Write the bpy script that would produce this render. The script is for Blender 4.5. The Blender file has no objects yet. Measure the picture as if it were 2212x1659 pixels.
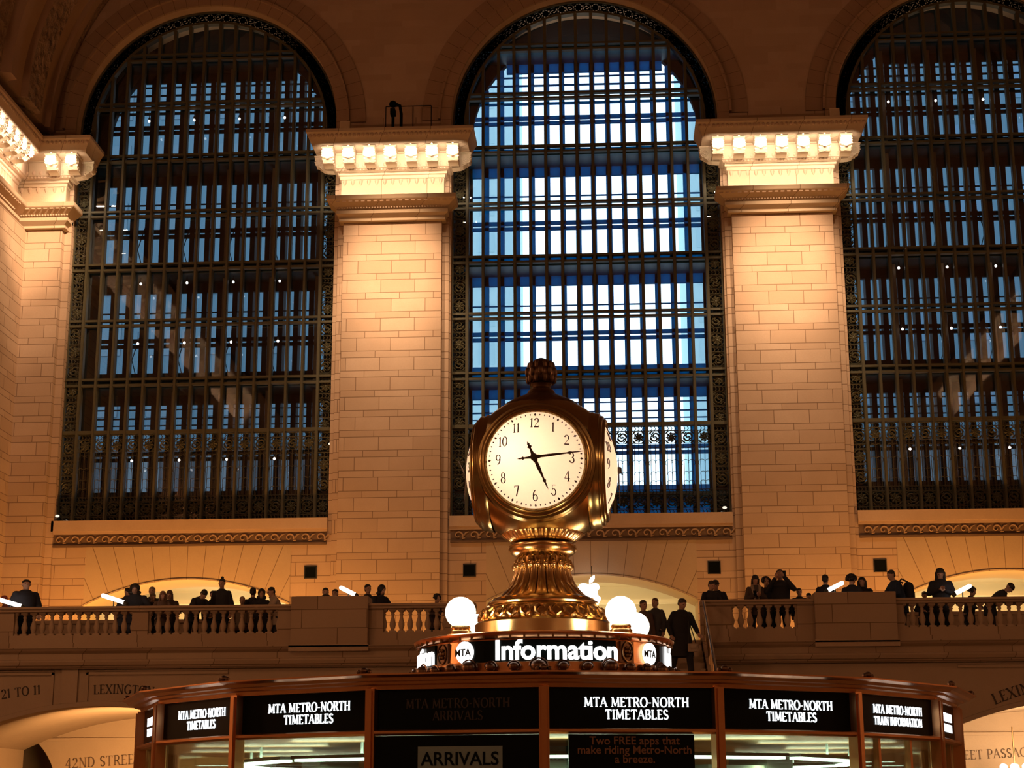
import bpy, bmesh, math, random
from mathutils import Vector, Matrix
PI = math.pi
sin, cos, rad = math.sin, math.cos, math.radians
random.seed(7)
SC = bpy.context.scene
COL = SC.collection

# ------------------------------------------------------------------ camera, world, exposure
YAW, PITCH, ROLL, FPX = rad(3.18125), rad(14.0433), rad(0.23413), 3661.9
def make_camera():
    cd = bpy.data.cameras.new('camera'); cam = bpy.data.objects.new('camera', cd); COL.objects.link(cam)
    cd.sensor_width = 36.0; cd.lens = FPX / 2212.0 * 36.0; cd.clip_end = 600; cd.clip_start = 0.1
    f = Vector((-sin(YAW) * cos(PITCH), cos(YAW) * cos(PITCH), sin(PITCH)))
    r = Vector((cos(YAW), sin(YAW), 0)); u = r.cross(f)
    r2 = cos(ROLL) * r - sin(ROLL) * u
    u2 = sin(ROLL) * r + cos(ROLL) * u
    m = Matrix((r2, u2, -f)).transposed().to_4x4(); m.translation = (0, 0, 1.6)
    cam.matrix_world = m; SC.camera = cam
make_camera()
W = bpy.data.worlds.new('sky'); SC.world = W; W.use_nodes = True
W.node_tree.nodes['Background'].inputs[0].default_value = (0.80, 0.93, 1.0, 1)
W.node_tree.nodes['Background'].inputs[1].default_value = 2.6
SC.view_settings.view_transform = 'Standard'; SC.view_settings.look = 'None'
SC.view_settings.exposure = 0.0; SC.view_settings.gamma = 1.0; SC.view_settings.use_curve_mapping = False
try:
    SC.cycles.max_bounces = 7; SC.cycles.diffuse_bounces = 3; SC.cycles.glossy_bounces = 3
    SC.cycles.transparent_max_bounces = 12; SC.cycles.sample_clamp_indirect = 4.0
    SC.cycles.caustics_reflective = False; SC.cycles.caustics_refractive = False
except Exception: pass
WARM = (1.0, 0.56, 0.24)
def area(name, loc, size, power, color, direction, sizey=None, spread=PI):
    l = bpy.data.lights.new(name, 'AREA'); l.energy = power; l.color = color
    l.shape = 'RECTANGLE'; l.size = size; l.size_y = sizey or size; l.spread = spread
    o = bpy.data.objects.new(name, l); COL.objects.link(o); o.location = loc
    o.rotation_euler = Vector(direction).to_track_quat('-Z', 'Y').to_euler()
    return o
def point(name, loc, power, color, r=0.1):
    l = bpy.data.lights.new(name, 'POINT'); l.energy = power; l.color = color; l.shadow_soft_size = r
    o = bpy.data.objects.new(name, l); COL.objects.link(o); o.location = loc; return o

# ------------------------------------------------------------------ materials
MT = {}
def mat(name, color, rough=0.7, metal=0.0, emit=None, estr=0.0, spec=0.5):
    if name in MT: return MT[name]
    m = bpy.data.materials.new(name); m.use_nodes = True
    b = m.node_tree.nodes['Principled BSDF']
    b.inputs['Base Color'].default_value = (*color, 1); b.inputs['Roughness'].default_value = rough
    b.inputs['Metallic'].default_value = metal; b.inputs['Specular IOR Level'].default_value = spec
    if emit:
        b.inputs['Emission Color'].default_value = (*emit, 1); b.inputs['Emission Strength'].default_value = estr
        try: m.cycles.emission_sampling = 'NONE'
        except Exception: pass
    MT[name] = m; return m
class NT:
    def __init__(s, m): s.t = m.node_tree; s.n = s.t.nodes; s.l = s.t.links
    def math(s, op, a, b=None, c=None):
        n = s.n.new('ShaderNodeMath'); n.operation = op
        for i, v in enumerate((a, b, c)):
            if v is None: continue
            if isinstance(v, (int, float)): n.inputs[i].default_value = v
            else: s.l.new(v, n.inputs[i])
        return n.outputs[0]
    def noise(s, scale, detail=4, vec=None, rough=0.55):
        n = s.n.new('ShaderNodeTexNoise'); n.inputs['Scale'].default_value = scale
        n.inputs['Detail'].default_value = detail; n.inputs['Roughness'].default_value = rough
        if vec is not None: s.l.new(vec, n.inputs['Vector'])
        return n.outputs['Fac']
    def mix(s, fac, a, b):
        n = s.n.new('ShaderNodeMix'); n.data_type = 'RGBA'
        if isinstance(fac, (int, float)): n.inputs[0].default_value = fac
        else: s.l.new(fac, n.inputs[0])
        for i, v in ((6, a), (7, b)):
            if isinstance(v, tuple): n.inputs[i].default_value = (*v, 1)
            else: s.l.new(v, n.inputs[i])
        return n.outputs[2]
    def bump(s, h, strength, dist=0.05):
        n = s.n.new('ShaderNodeBump'); n.inputs['Strength'].default_value = strength; n.inputs['Distance'].default_value = dist
        s.l.new(h, n.inputs['Height']); return n.outputs[0]
def stone(name, c1=(0.54, 0.375, 0.255), c2=(0.43, 0.285, 0.18), mode='blocks', per=0.65, short=0.215, blk=1.1, center=None, nvouss=40, z0=0.0):
    if name in MT: return MT[name]
    m = bpy.data.materials.new(name); m.use_nodes = True; MT[name] = m
    T = NT(m); b = T.n['Principled BSDF']; b.inputs['Roughness'].default_value = 0.85
    b.inputs['Specular IOR Level'].default_value = 0.2
    g = T.n.new('ShaderNodeNewGeometry'); sp = T.n.new('ShaderNodeSeparateXYZ'); T.l.new(g.outputs['Position'], sp.inputs[0])
    X, Y, Z = sp.outputs
    nz = T.noise(1.3, 5, g.outputs['Position']); n2 = T.noise(22, 3, g.outputs['Position'])
    col = T.mix(nz, c1, c2)
    col = T.mix(T.math('MULTIPLY', n2, 0.25), col, (c2[0] * .6, c2[1] * .6, c2[2] * .6))
    line = None
    if mode == 'blocks':
        zz = T.math('DIVIDE', T.math('ADD', Z, z0 + 100 * per), per); fr = T.math('FRACT', zz); k = T.math('FLOOR', zz)
        t = 0.021 / per; s_ = short / per
        h1 = T.math('LESS_THAN', fr, t)
        h2 = T.math('MULTIPLY', T.math('GREATER_THAN', fr, s_), T.math('LESS_THAN', fr, s_ + t))
        hor = T.math('MAXIMUM', h1, h2)
        isshort = T.math('LESS_THAN', fr, s_)
        par = T.math('MULTIPLY', T.math('MODULO', k, 2.0), 0.31)
        off = T.math('ADD', T.math('MULTIPLY', isshort, 0.45), par)
        uu = T.math('FRACT', T.math('ADD', T.math('DIVIDE', T.math('ADD', T.math('ADD', X, Y), 200.0), blk), off))
        ver = T.math('LESS_THAN', uu, 0.02 / blk)
        line = T.math('MAXIMUM', hor, ver)
        # slight tone change block to block
        cell = T.math('FLOOR', T.math('ADD', T.math('DIVIDE', T.math('ADD', T.math('ADD', X, Y), 200.0), blk), off))
        wn = T.n.new('ShaderNodeTexWhiteNoise'); wn.noise_dimensions = '2D'
        cb = T.n.new('ShaderNodeCombineXYZ'); T.l.new(cell, cb.inputs[0]); T.l.new(T.math('ADD', T.math('MULTIPLY', k, 2.0), isshort), cb.inputs[1])
        T.l.new(cb.outputs[0], wn.inputs['Vector'])
        col = T.mix(T.math('MULTIPLY', wn.outputs['Value'], 0.5), col, (c2[0] * .8, c2[1] * .75, c2[2] * .7))
    elif mode == 'radial':
        a = T.math('ARCTAN2', T.math('SUBTRACT', Z, center[1]), T.math('SUBTRACT', X, center[0]))
        fr = T.math('FRACT', T.math('MULTIPLY', a, nvouss / PI))
        line = T.math('LESS_THAN', fr, 0.035)
    if line is not None:
        dark = (c2[0] * .38, c2[1] * .32, c2[2] * .28)
        if mode == 'blocks': line = T.math('MULTIPLY', line, T.math('LESS_THAN', Z, 24.0))
        col = T.mix(T.math('MULTIPLY', line, 0.88), col, dark)
        h = T.math('SUBTRACT', T.math('MULTIPLY', n2, 0.3), line)
    else: h = T.math('MULTIPLY', n2, 0.3)
    T.l.new(col, b.inputs['Base Color']); T.l.new(T.bump(h, 0.5, 0.02), b.inputs['Normal'])
    return m
STONE = stone('stone_blocks'); PLAIN = stone('stone_plain', mode='none')
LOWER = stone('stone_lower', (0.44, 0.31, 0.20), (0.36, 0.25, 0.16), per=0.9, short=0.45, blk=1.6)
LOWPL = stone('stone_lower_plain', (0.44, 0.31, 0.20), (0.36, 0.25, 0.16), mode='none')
VAULT = stone('stone_vault', (0.34, 0.21, 0.13), (0.27, 0.155, 0.09), mode='none')
def carved(name, c1, c2, scale=3.0, strength=1.0):
    m = stone(name, c1, c2, mode='none'); T = NT(m)
    b = T.n['Principled BSDF']; g = T.n.new('ShaderNodeNewGeometry')
    v = T.n.new('ShaderNodeTexVoronoi'); v.feature = 'SMOOTH_F1'; v.inputs['Scale'].default_value = scale
    T.l.new(g.outputs['Position'], v.inputs['Vector'])
    n = T.noise(scale * 1.6, 3, g.outputs['Position'])
    h = T.math('ADD', v.outputs['Distance'], n)
    T.l.new(T.bump(h, strength, 0.25), b.inputs['Normal']); return m
CARV = carved('stone_carved', (0.33, 0.21, 0.13), (0.22, 0.13, 0.08))
FRIEZE = carved('stone_frieze', (0.30, 0.19, 0.12), (0.20, 0.12, 0.075), 7.0, 1.0)
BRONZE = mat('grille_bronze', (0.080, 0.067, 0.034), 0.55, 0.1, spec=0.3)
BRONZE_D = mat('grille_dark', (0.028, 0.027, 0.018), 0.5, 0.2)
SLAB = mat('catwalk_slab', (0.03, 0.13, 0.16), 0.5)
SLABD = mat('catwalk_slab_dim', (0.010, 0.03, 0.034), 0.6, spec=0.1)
BLACK = mat('black_panel', (0.002, 0.0045, 0.0045), 0.3, spec=0.12)
VENT = mat('vent_dark', (0.003, 0.004, 0.003), 0.8, spec=0.05)
def glass(name, tint=(0.9, 0.95, 1.0), refl=0.10):
    m = bpy.data.materials.new(name); m.use_nodes = True; T = NT(m); T.n.clear(); MT[name] = m
    out = T.n.new('ShaderNodeOutputMaterial'); tr = T.n.new('ShaderNodeBsdfTransparent'); tr.inputs[0].default_value = (*tint, 1)
    gl = T.n.new('ShaderNodeBsdfGlossy'); gl.inputs['Roughness'].default_value = 0.02; gl.inputs[0].default_value = (1, 1, 1, 1)
    lw = T.n.new('ShaderNodeLayerWeight'); lw.inputs[0].default_value = 0.35
    f = T.math('ADD', T.math('MULTIPLY', lw.outputs['Fresnel'], 0.6), refl)
    mx = T.n.new('ShaderNodeMixShader'); T.l.new(f, mx.inputs[0]); T.l.new(tr.outputs[0], mx.inputs[1]); T.l.new(gl.outputs[0], mx.inputs[2])
    T.l.new(mx.outputs[0], out.inputs[0]); return m
GLASS = glass('window_glass', (0.9, 0.95, 1.0), 0.12); KGLASS = glass('kiosk_glass', (0.8, 0.9, 0.82), 0.06)
def translucent(name, c, ct, fac=0.6):
    m = bpy.data.materials.new(name); m.use_nodes = True; T = NT(m); T.n.clear(); MT[name] = m
    out = T.n.new('ShaderNodeOutputMaterial'); d = T.n.new('ShaderNodeBsdfDiffuse'); d.inputs[0].default_value = (*c, 1)
    t = T.n.new('ShaderNodeBsdfTranslucent'); t.inputs[0].default_value = (*ct, 1)
    mx = T.n.new('ShaderNodeMixShader'); mx.inputs[0].default_value = fac
    T.l.new(d.outputs[0], mx.inputs[1]); T.l.new(t.outputs[0], mx.inputs[2]); T.l.new(mx.outputs[0], out.inputs[0]); return m
OUTF = translucent('outer_frame_flare', (0.0, 0.08, 0.13), (0.0, 0.46, 0.74), 0.85)  # blue daylight flare put into the frame colour, with light passing through
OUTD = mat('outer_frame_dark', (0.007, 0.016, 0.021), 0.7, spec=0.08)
DIAL = translucent('milk_glass', (0.85, 0.72, 0.55), (1.0, 0.82, 0.62), 0.75)
def brass(name, c, rough):
    m = mat(name, c, rough, 1.0); T = NT(m); g = T.n.new('ShaderNodeNewGeometry')
    n = T.noise(9, 4, g.outputs['Position']); b = T.n['Principled BSDF']
    T.l.new(T.math('ADD', T.math('MULTIPLY', n, 0.16), rough - .06), b.inputs['Roughness'])
    T.l.new(T.mix(T.math('MULTIPLY', n, 0.6), c, (c[0] * .55, c[1] * .45, c[2] * .35)), b.inputs['Base Color']); return m
BRASS = brass('polished_brass', (0.95, 0.70, 0.34), 0.2)
BRASSD = brass('aged_brass', (0.30, 0.19, 0.09), 0.34)
COPPER = brass('copper_bronze', (0.72, 0.36, 0.16), 0.3)
FINIAL = brass('finial_bronze', (0.16, 0.095, 0.06), 0.4)
GLOBE = mat('globe_glass', (0.9, 0.8, 0.6), 0.4, 0, (1.0, 0.86, 0.62), 9.0)
WHITE_E = mat('lit_letter', (0.8, 0.8, 0.8), 0.5, 0, (1.0, 0.97, 0.94), 2.6)
WHITE_E2 = mat('lit_letter_cool', (0.8, 0.8, 0.8), 0.5, 0, (0.88, 0.96, 1.0), 1.5)
BULB = mat('cornice_bulb', (1, .9, .7), 0.5, 0, (1.0, 0.82, 0.5), 14.0)
TUBE = mat('fluorescent_tube', (1, 1, 1), 0.5, 0, (0.9, 1.0, 0.88), 5.0)
LAMPW = mat('lamp_white', (1, 1, 1), 0.5, 0, (1.0, 0.93, 0.85), 6.0)
LOGO = mat('logo_white', (1, 1, 1), 0.5, 0, (0.97, 0.99, 1.0), 4.0)
INK = mat('dark_ink', (0.05, 0.02, 0.008), 0.6)
CUT = mat('cut_letter', (0.055, 0.035, 0.022), 0.8)
CREAM = mat('cream_plaster', (0.78, 0.66, 0.42), 0.8)
KIN = mat('kiosk_interior', (0.10, 0.12, 0.09), 0.6)

# ------------------------------------------------------------------ mesh builder
class MB:
    def __init__(s): s.v = []; s.f = []
    def add(s, vs, fs):
        k = len(s.v); s.v.extend([tuple(p) for p in vs]); s.f.extend([tuple(i + k for i in f) for f in fs])
    def box(s, x0, y0, z0, x1, y1, z1, M=None):
        vs = [Vector(p) for p in ((x0, y0, z0), (x1, y0, z0), (x1, y1, z0), (x0, y1, z0), (x0, y0, z1), (x1, y0, z1), (x1, y1, z1), (x0, y1, z1))]
        if M: vs = [M @ p for p in vs]
        s.add(vs, [(0, 3, 2, 1), (4, 5, 6, 7), (0, 1, 5, 4), (1, 2, 6, 5), (2, 3, 7, 6), (3, 0, 4, 7)])
    def bar(s, a, b, w, d=None, up=(0, 1, 0)):
        a, b = Vector(a), Vector(b); d = d or w; z = (b - a); L = z.length
        if L < 1e-6: return
        z.normalize(); y = Vector(up); x = y.cross(z)
        if x.length < 1e-4: x = Vector((1, 0, 0)).cross(z)
        x.normalize(); y = z.cross(x)
        vs = []
        for p in (a, b):
            for sx, sy in ((-1, -1), (1, -1), (1, 1), (-1, 1)): vs.append(p + x * sx * w / 2 + y * sy * d / 2)
        s.add(vs, [(0, 3, 2, 1), (4, 5, 6, 7), (0, 1, 5, 4), (1, 2, 6, 5), (2, 3, 7, 6), (3, 0, 4, 7)])
    def lathe(s, prof, c=(0, 0, 0), n=32, flute=None, cap=True):
        """prof: list of (r, z); flute: function(r, z, angle)->r"""
        vs = []; fs = []
        for r, z in prof:
            for i in range(n):
                a = 2 * PI * i / n; rr = flute(r, z, a) if flute else r
                vs.append((c[0] + rr * cos(a), c[1] + rr * sin(a), c[2] + z))
        m = len(prof)
        for j in range(m - 1):
            for i in range(n):
                k = (i + 1) % n; fs.append((j * n + i, j * n + k, (j + 1) * n + k, (j + 1) * n + i))
        if cap:
            fs.append(tuple(reversed(range(n)))); fs.append(tuple((m - 1) * n + i for i in range(n)))
        s.add(vs, fs)
    def sphere(s, c, r, nu=16, nv=10, sc=(1, 1, 1), M=None):
        vs = []; fs = []
        for j in range(1, nv):
            t = PI * j / nv
            for i in range(nu):
                a = 2 * PI * i / nu; vs.append(Vector((r * sin(t) * cos(a) * sc[0], r * sin(t) * sin(a) * sc[1], r * cos(t) * sc[2])))
        top = len(vs); vs.append(Vector((0, 0, r * sc[2]))); vs.append(Vector((0, 0, -r * sc[2])))
        for j in range(nv - 2):
            for i in range(nu):
                k = (i + 1) % nu; fs.append((j * nu + i, (j + 1) * nu + i, (j + 1) * nu + k, j * nu + k))
        for i in range(nu):
            k = (i + 1) % nu; fs.append((top, i, k)); fs.append((top + 1, (nv - 2) * nu + k, (nv - 2) * nu + i))
        if M: vs = [M @ p for p in vs]
        s.add([Vector(c) + p for p in vs], fs)
    def tube(s, pts, r, n=6, closed=False):
        pts = [Vector(p) for p in pts]; rs = r if isinstance(r, (list, tuple)) else [r] * len(pts)
        vs = []; fs = []; m = len(pts); prev = None
        for i, p in enumerate(pts):
            if closed: d = pts[(i + 1) % m] - pts[i - 1]
            else: d = pts[min(i + 1, m - 1)] - pts[max(i - 1, 0)]
            if d.length < 1e-9: d = Vector((0, 0, 1))
            d.normalize()
            if prev is None:
                a = Vector((0, 1, 0)) if abs(d.y) < .9 else Vector((1, 0, 0)); x = a.cross(d).normalized()
            else: x = (prev - d * prev.dot(d)).normalized()
            prev = x; y = d.cross(x)
            for k in range(n): t = 2 * PI * k / n; vs.append(p + (x * cos(t) + y * sin(t)) * rs[i])
        for i in range(m if closed else m - 1):
            j = (i + 1) % m
            for k in range(n): l = (k + 1) % n; fs.append((i * n + k, i * n + l, j * n + l, j * n + k))
        if not closed: fs.append(tuple(reversed(range(n)))); fs.append(tuple((m - 1) * n + k for k in range(n)))
        s.add(vs, fs)
    def capsule(s, a, b, r0, r1, n=12, sy=1.0):
        a, b = Vector(a), Vector(b); d = b - a; L = d.length; d.normalize() if L > 1e-6 else None
        pts, rs = [], []
        for t in (0.02, 0.3, 0.6, 0.85): pts.append(a - d * r0 * cos(t * PI / 2)); rs.append(r0 * sin(t * PI / 2))
        pts.append(a); rs.append(r0); pts.append((a + b) / 2); rs.append((r0 + r1) / 2); pts.append(b); rs.append(r1)
        for t in (0.85, 0.6, 0.3, 0.02): pts.append(b + d * r1 * cos(t * PI / 2)); rs.append(r1 * sin(t * PI / 2))
        s.tube(pts, rs, n)
    def loft(s, rings, cap=True):
        """rings: list of lists of points, equal length, closed"""
        vs = []; fs = []; n = len(rings[0])
        for r in rings: vs.extend(r)
        for j in range(len(rings) - 1):
            for i in range(n): k = (i + 1) % n; fs.append((j * n + i, j * n + k, (j + 1) * n + k, (j + 1) * n + i))
        if cap: fs.append(tuple(reversed(range(n)))); fs.append(tuple((len(rings) - 1) * n + i for i in range(n)))
        s.add(vs, fs)
    def extrude(s, poly, a, b):
        """poly: 3D points, extruded from offset vector a to b"""
        s.loft([[Vector(p) + Vector(a) for p in poly], [Vector(p) + Vector(b) for p in poly]])
    def build(s, name, m, parent=None, smooth=False, loc=None, bevel=0.0, angle=40):
        me = bpy.data.meshes.new(name); off = Vector(loc) if loc else None
        vs = [tuple(Vector(p) - off) for p in s.v] if off else s.v
        me.from_pydata(vs, [], s.f); me.update()
        bm = bmesh.new(); bm.from_mesh(me); bmesh.ops.recalc_face_normals(bm, faces=bm.faces[:]) ; bm.to_mesh(me); bm.free()
        if m: me.materials.append(m)
        o = bpy.data.objects.new(name, me); COL.objects.link(o)
        if off: o.location = off
        if smooth:
            me.shade_smooth() if hasattr(me, 'shade_smooth') else None
            if angle < 180:
                try: me.set_sharp_from_angle(angle=rad(angle))
                except Exception: pass
        if bevel:
            md = o.modifiers.new('bevel', 'BEVEL'); md.width = bevel; md.segments = 2; md.limit_method = 'ANGLE'
        if parent:
            o.parent = parent
            if off: o.location = off - Vector(parent.location)
            else: o.location = -Vector(parent.location)
            if parent.parent: o.location += -Vector(parent.parent.location)
        return o
def tag(o, label, cat, group=None, kind=None):
    if label: o['label'] = label
    if cat: o['category'] = cat
    if group: o['group'] = group
    if kind: o['kind'] = kind
    return o
def empty(name, loc=(0, 0, 0)):
    o = bpy.data.objects.new(name, None); COL.objects.link(o); o.location = loc; o.empty_display_size = .2; return o
def thing(name, loc, label, cat, group=None): return tag(empty(name, loc), label, cat, group)
def struct(o, label=None, cat=None): o['kind'] = 'structure'; return tag(o, label, cat)
def copy_part(o, parent, loc=None, name=None):
    c = o.copy(); COL.objects.link(c); c.parent = parent
    if loc is not None: c.location = loc
    return c
def copy_tree(o, parent=None):
    c = o.copy(); COL.objects.link(c); c.parent = parent
    for ch in list(o.children): copy_tree(ch, c)
    return c

# ------------------------------------------------------------------ lettering: serif strokes
def _arc(cx, cy, rx, ry, a0, a1, n=12):
    return [(cx + rx * cos(rad(a0 + (a1 - a0) * i / n)), cy + ry * sin(rad(a0 + (a1 - a0) * i / n)), abs(cos(rad(a0 + (a1 - a0) * i / n)))) for i in range(n + 1)]
def T(*p): return [(x, y, 1.0) for x, y in p]     # thick line
def N(*p): return [(x, y, 0.0) for x, y in p]     # thin line
G = {
 'A': (.74, [N((.05, 0), (.37, 1)), T((.37, 1), (.69, 0)), N((.16, .36), (.58, .36))], [(.05, 0), (.69, 0)]),
 'B': (.62, [T((.14, 0), (.14, 1)), N((.14, 1), (.33, 1)), _arc(.33, .76, .2, .24, 90, -90), N((.14, .52), (.33, .52)), _arc(.34, .26, .23, .26, 90, -90), N((.14, 0), (.34, 0))], [(.12, 0), (.12, 1)]),
 'D': (.78, [T((.14, 0), (.14, 1)), N((.14, 1), (.3, 1)), _arc(.3, .5, .38, .5, 90, -90, 18), N((.3, 0), (.14, 0))], [(.12, 0), (.12, 1)]),
 'E': (.6, [T((.14, 0), (.14, 1)), N((.14, .985), (.52, .985), (.52, .84)), N((.14, .52), (.44, .52)), N((.14, .015), (.55, .015), (.55, .18))], [(.12, 0), (.12, 1)]),
 'F': (.56, [T((.14, 0), (.14, 1)), N((.14, .985), (.52, .985), (.52, .84)), N((.14, .52), (.44, .52))], [(.14, 0), (.12, 1)]),
 'G': (.78, [_arc(.42, .5, .36, .5, 45, 330, 22), T((.66, .1), (.66, .42))], [(.66, .42)]),
 'H': (.8, [T((.14, 0), (.14, 1)), T((.66, 0), (.66, 1)), N((.14, .52), (.66, .52))], [(.14, 0), (.14, 1), (.66, 0), (.66, 1)]),
 'I': (.3, [T((.15, 0), (.15, 1))], [(.15, 0), (.15, 1)]),
 'L': (.58, [T((.14, 0), (.14, 1)), N((.14, .015), (.54, .015), (.54, .2))], [(.14, 0), (.14, 1)]),
 'M': (.94, [N((.12, 0), (.16, 1)), T((.16, 1), (.47, .1)), N((.47, .1), (.78, 1)), T((.78, 1), (.82, 0))], [(.12, 0), (.82, 0), (.14, 1), (.8, 1)]),
 'N': (.8, [N((.13, 0), (.13, 1)), T((.13, 1), (.67, 0)), N((.67, 0), (.67, 1))], [(.13, 0), (.11, 1), (.67, 1)]),
 'O': (.82, [_arc(.41, .5, .35, .5, 0, 360, 26)], []),
 'P': (.6, [T((.14, 0), (.14, 1)), N((.14, 1), (.33, 1)), _arc(.33, .73, .22, .27, 90, -90), N((.14, .46), (.33, .46))], [(.14, 0), (.12, 1)]),
 'R': (.7, [T((.14, 0), (.14, 1)), N((.14, 1), (.33, 1)), _arc(.33, .74, .21, .26, 90, -90), N((.14, .48), (.33, .48)), T((.36, .48), (.64, 0))], [(.14, 0), (.12, 1), (.66, 0)]),
 'S': (.56, [_arc(.28, .75, .19, .24, 20, 250, 14), T((.19, .56), (.4, .42)), _arc(.29, .25, .2, .25, 50, -160, 14)], []),
 'T': (.68, [T((.34, 0), (.34, 1)), N((.04, .82), (.04, .985), (.64, .985), (.64, .82))], [(.34, 0)]),
 'V': (.72, [T((.05, 1), (.36, 0)), N((.36, 0), (.67, 1))], [(.05, 1), (.67, 1)]),
 'X': (.72, [T((.08, 1), (.64, 0)), N((.08, 0), (.64, 1))], [(.08, 0), (.08, 1), (.64, 0), (.64, 1)]),
 '-': (.36, [N((.06, .42), (.3, .42))], []), ' ': (.32, [], []),
 '0': (.6, [_arc(.3, .5, .24, .5, 0, 360, 26)], []),
 '1': (.34, [T((.17, 0), (.17, 1)), N((.17, .99), (.04, .86))], [(.17, 0)]),
 '2': (.6, [_arc(.29, .72, .2, .28, 165, -30, 14), N((.46, .58), (.06, .03)), T((.06, .03), (.54, .03)), N((.54, .03), (.54, .16))], []),
 '3': (.56, [_arc(.26, .76, .19, .24, 160, -80, 14), _arc(.27, .27, .22, .27, 85, -165, 14)], []),
 '4': (.62, [T((.42, 0), (.42, 1)), N((.42, 1), (.04, .3), (.58, .3))], [(.42, 0)]),
 '5': (.56, [N((.16, .97), (.48, .97)), N((.16, .97), (.12, .56)), _arc(.26, .31, .23, .31, 125, -160, 16)], []),
 '6': (.58, [_arc(.42, .42, .34, .58, 100, 175, 10), _arc(.29, .28, .22, .28, 0, 360, 20)], []),
 '7': (.54, [N((.05, .8), (.05, .97), (.5, .97)), T((.5, .97), (.22, 0))], []),
 '8': (.56, [_arc(.28, .76, .17, .24, 0, 360, 18), _arc(.28, .27, .22, .27, 0, 360, 20)], []),
 '9': (.58, [_arc(.29, .72, .22, .28, 0, 360, 20), _arc(.16, .58, .34, .58, -80, -5, 10)], []),
}
def serif_quads(text, size, thick=.14, thin=.055, gap=.04, serif=True):
    """-> list of 2D quads, total width"""
    x = 0; qs = []
    for ch in text:
        w, strokes, ser = G[ch]
        for st in strokes:
            for (x0, y0, k0), (x1, y1, k1) in zip(st[:-1], st[1:]):
                dx, dy = x1 - x0, y1 - y0; L = math.hypot(dx, dy)
                if L < 1e-6: continue
                ex, ey = dx / L * .012, dy / L * .012
                h0 = (thin + (thick - thin) * k0) / 2; h1 = (thin + (thick - thin) * k1) / 2; nx, ny = -dy / L, dx / L
                qs.append([((x + a) * size, b * size) for a, b in ((x0 - ex + nx * h0, y0 - ey + ny * h0), (x0 - ex - nx * h0, y0 - ey - ny * h0), (x1 + ex - nx * h1, y1 + ey - ny * h1), (x1 + ex + nx * h1, y1 + ey + ny * h1))])
        if serif:
            for sx, sy in ser:
                t = .05; y0 = sy if sy < .5 else sy - t; w_ = .13
                qs.append([((x + a) * size, b * size) for a, b in ((sx - w_, y0), (sx + w_, y0), (sx + w_, y0 + t), (sx - w_, y0 + t))])
        x += w + gap
    return qs, (x - gap) * size
def letters(name, quads, fn, m, parent, depth=0.01):
    mb = MB()
    for q in quads:
        mb.loft([[fn(x, y, 0) for x, y in q], [fn(x, y, depth) for x, y in q]])
    return mb.build(name, m, parent)
def sans(name, text, size, fn, m, parent, depth=0.01, bold=0.0, align='CENTER'):
    cu = bpy.data.curves.new('tmp', 'FONT'); cu.body = text; cu.size = size; cu.align_x = align; cu.extrude = depth / 2; cu.offset = bold
    cu.resolution_u = 4; cu.space_line = .8
    t = bpy.data.objects.new('tmp', cu); COL.objects.link(t)
    dg = bpy.context.evaluated_depsgraph_get(); me = bpy.data.meshes.new_from_object(t.evaluated_get(dg))
    bpy.data.objects.remove(t)
    me.name = name
    for v in me.vertices: v.co = Vector(fn(v.co.x, v.co.y, v.co.z + depth / 2))
    me.materials.clear(); me.materials.append(m)
    o = bpy.data.objects.new(name, me); COL.objects.link(o)
    if parent:
        o.parent = parent; o.location = -Vector(parent.location)
        if parent.parent: o.location += -Vector(parent.parent.location)
    return o
# ------------------------------------------------------------------ the hall
XC = -0.48; PER = 12.69; WX = [XC - PER, XC, XC + PER]
YW, YS, YG, YO = 52.5, 52.1, 53.0, 54.3          # wall face, pilaster face, grille, outer glazing
HW, SILL, SPR = 4.42, 10.5, 23.85
XN, XS = -19.3, 18.34
FL = 5.45; YB = 41.2                              # balcony floor and its front
SEG_C, SEG_H, SEG_R = 3.27, 7.8, 0.80              # passage openings behind the balcony
VW, VZ, VB = 17.85, 23.5, 12.4                    # barrel vault

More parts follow.
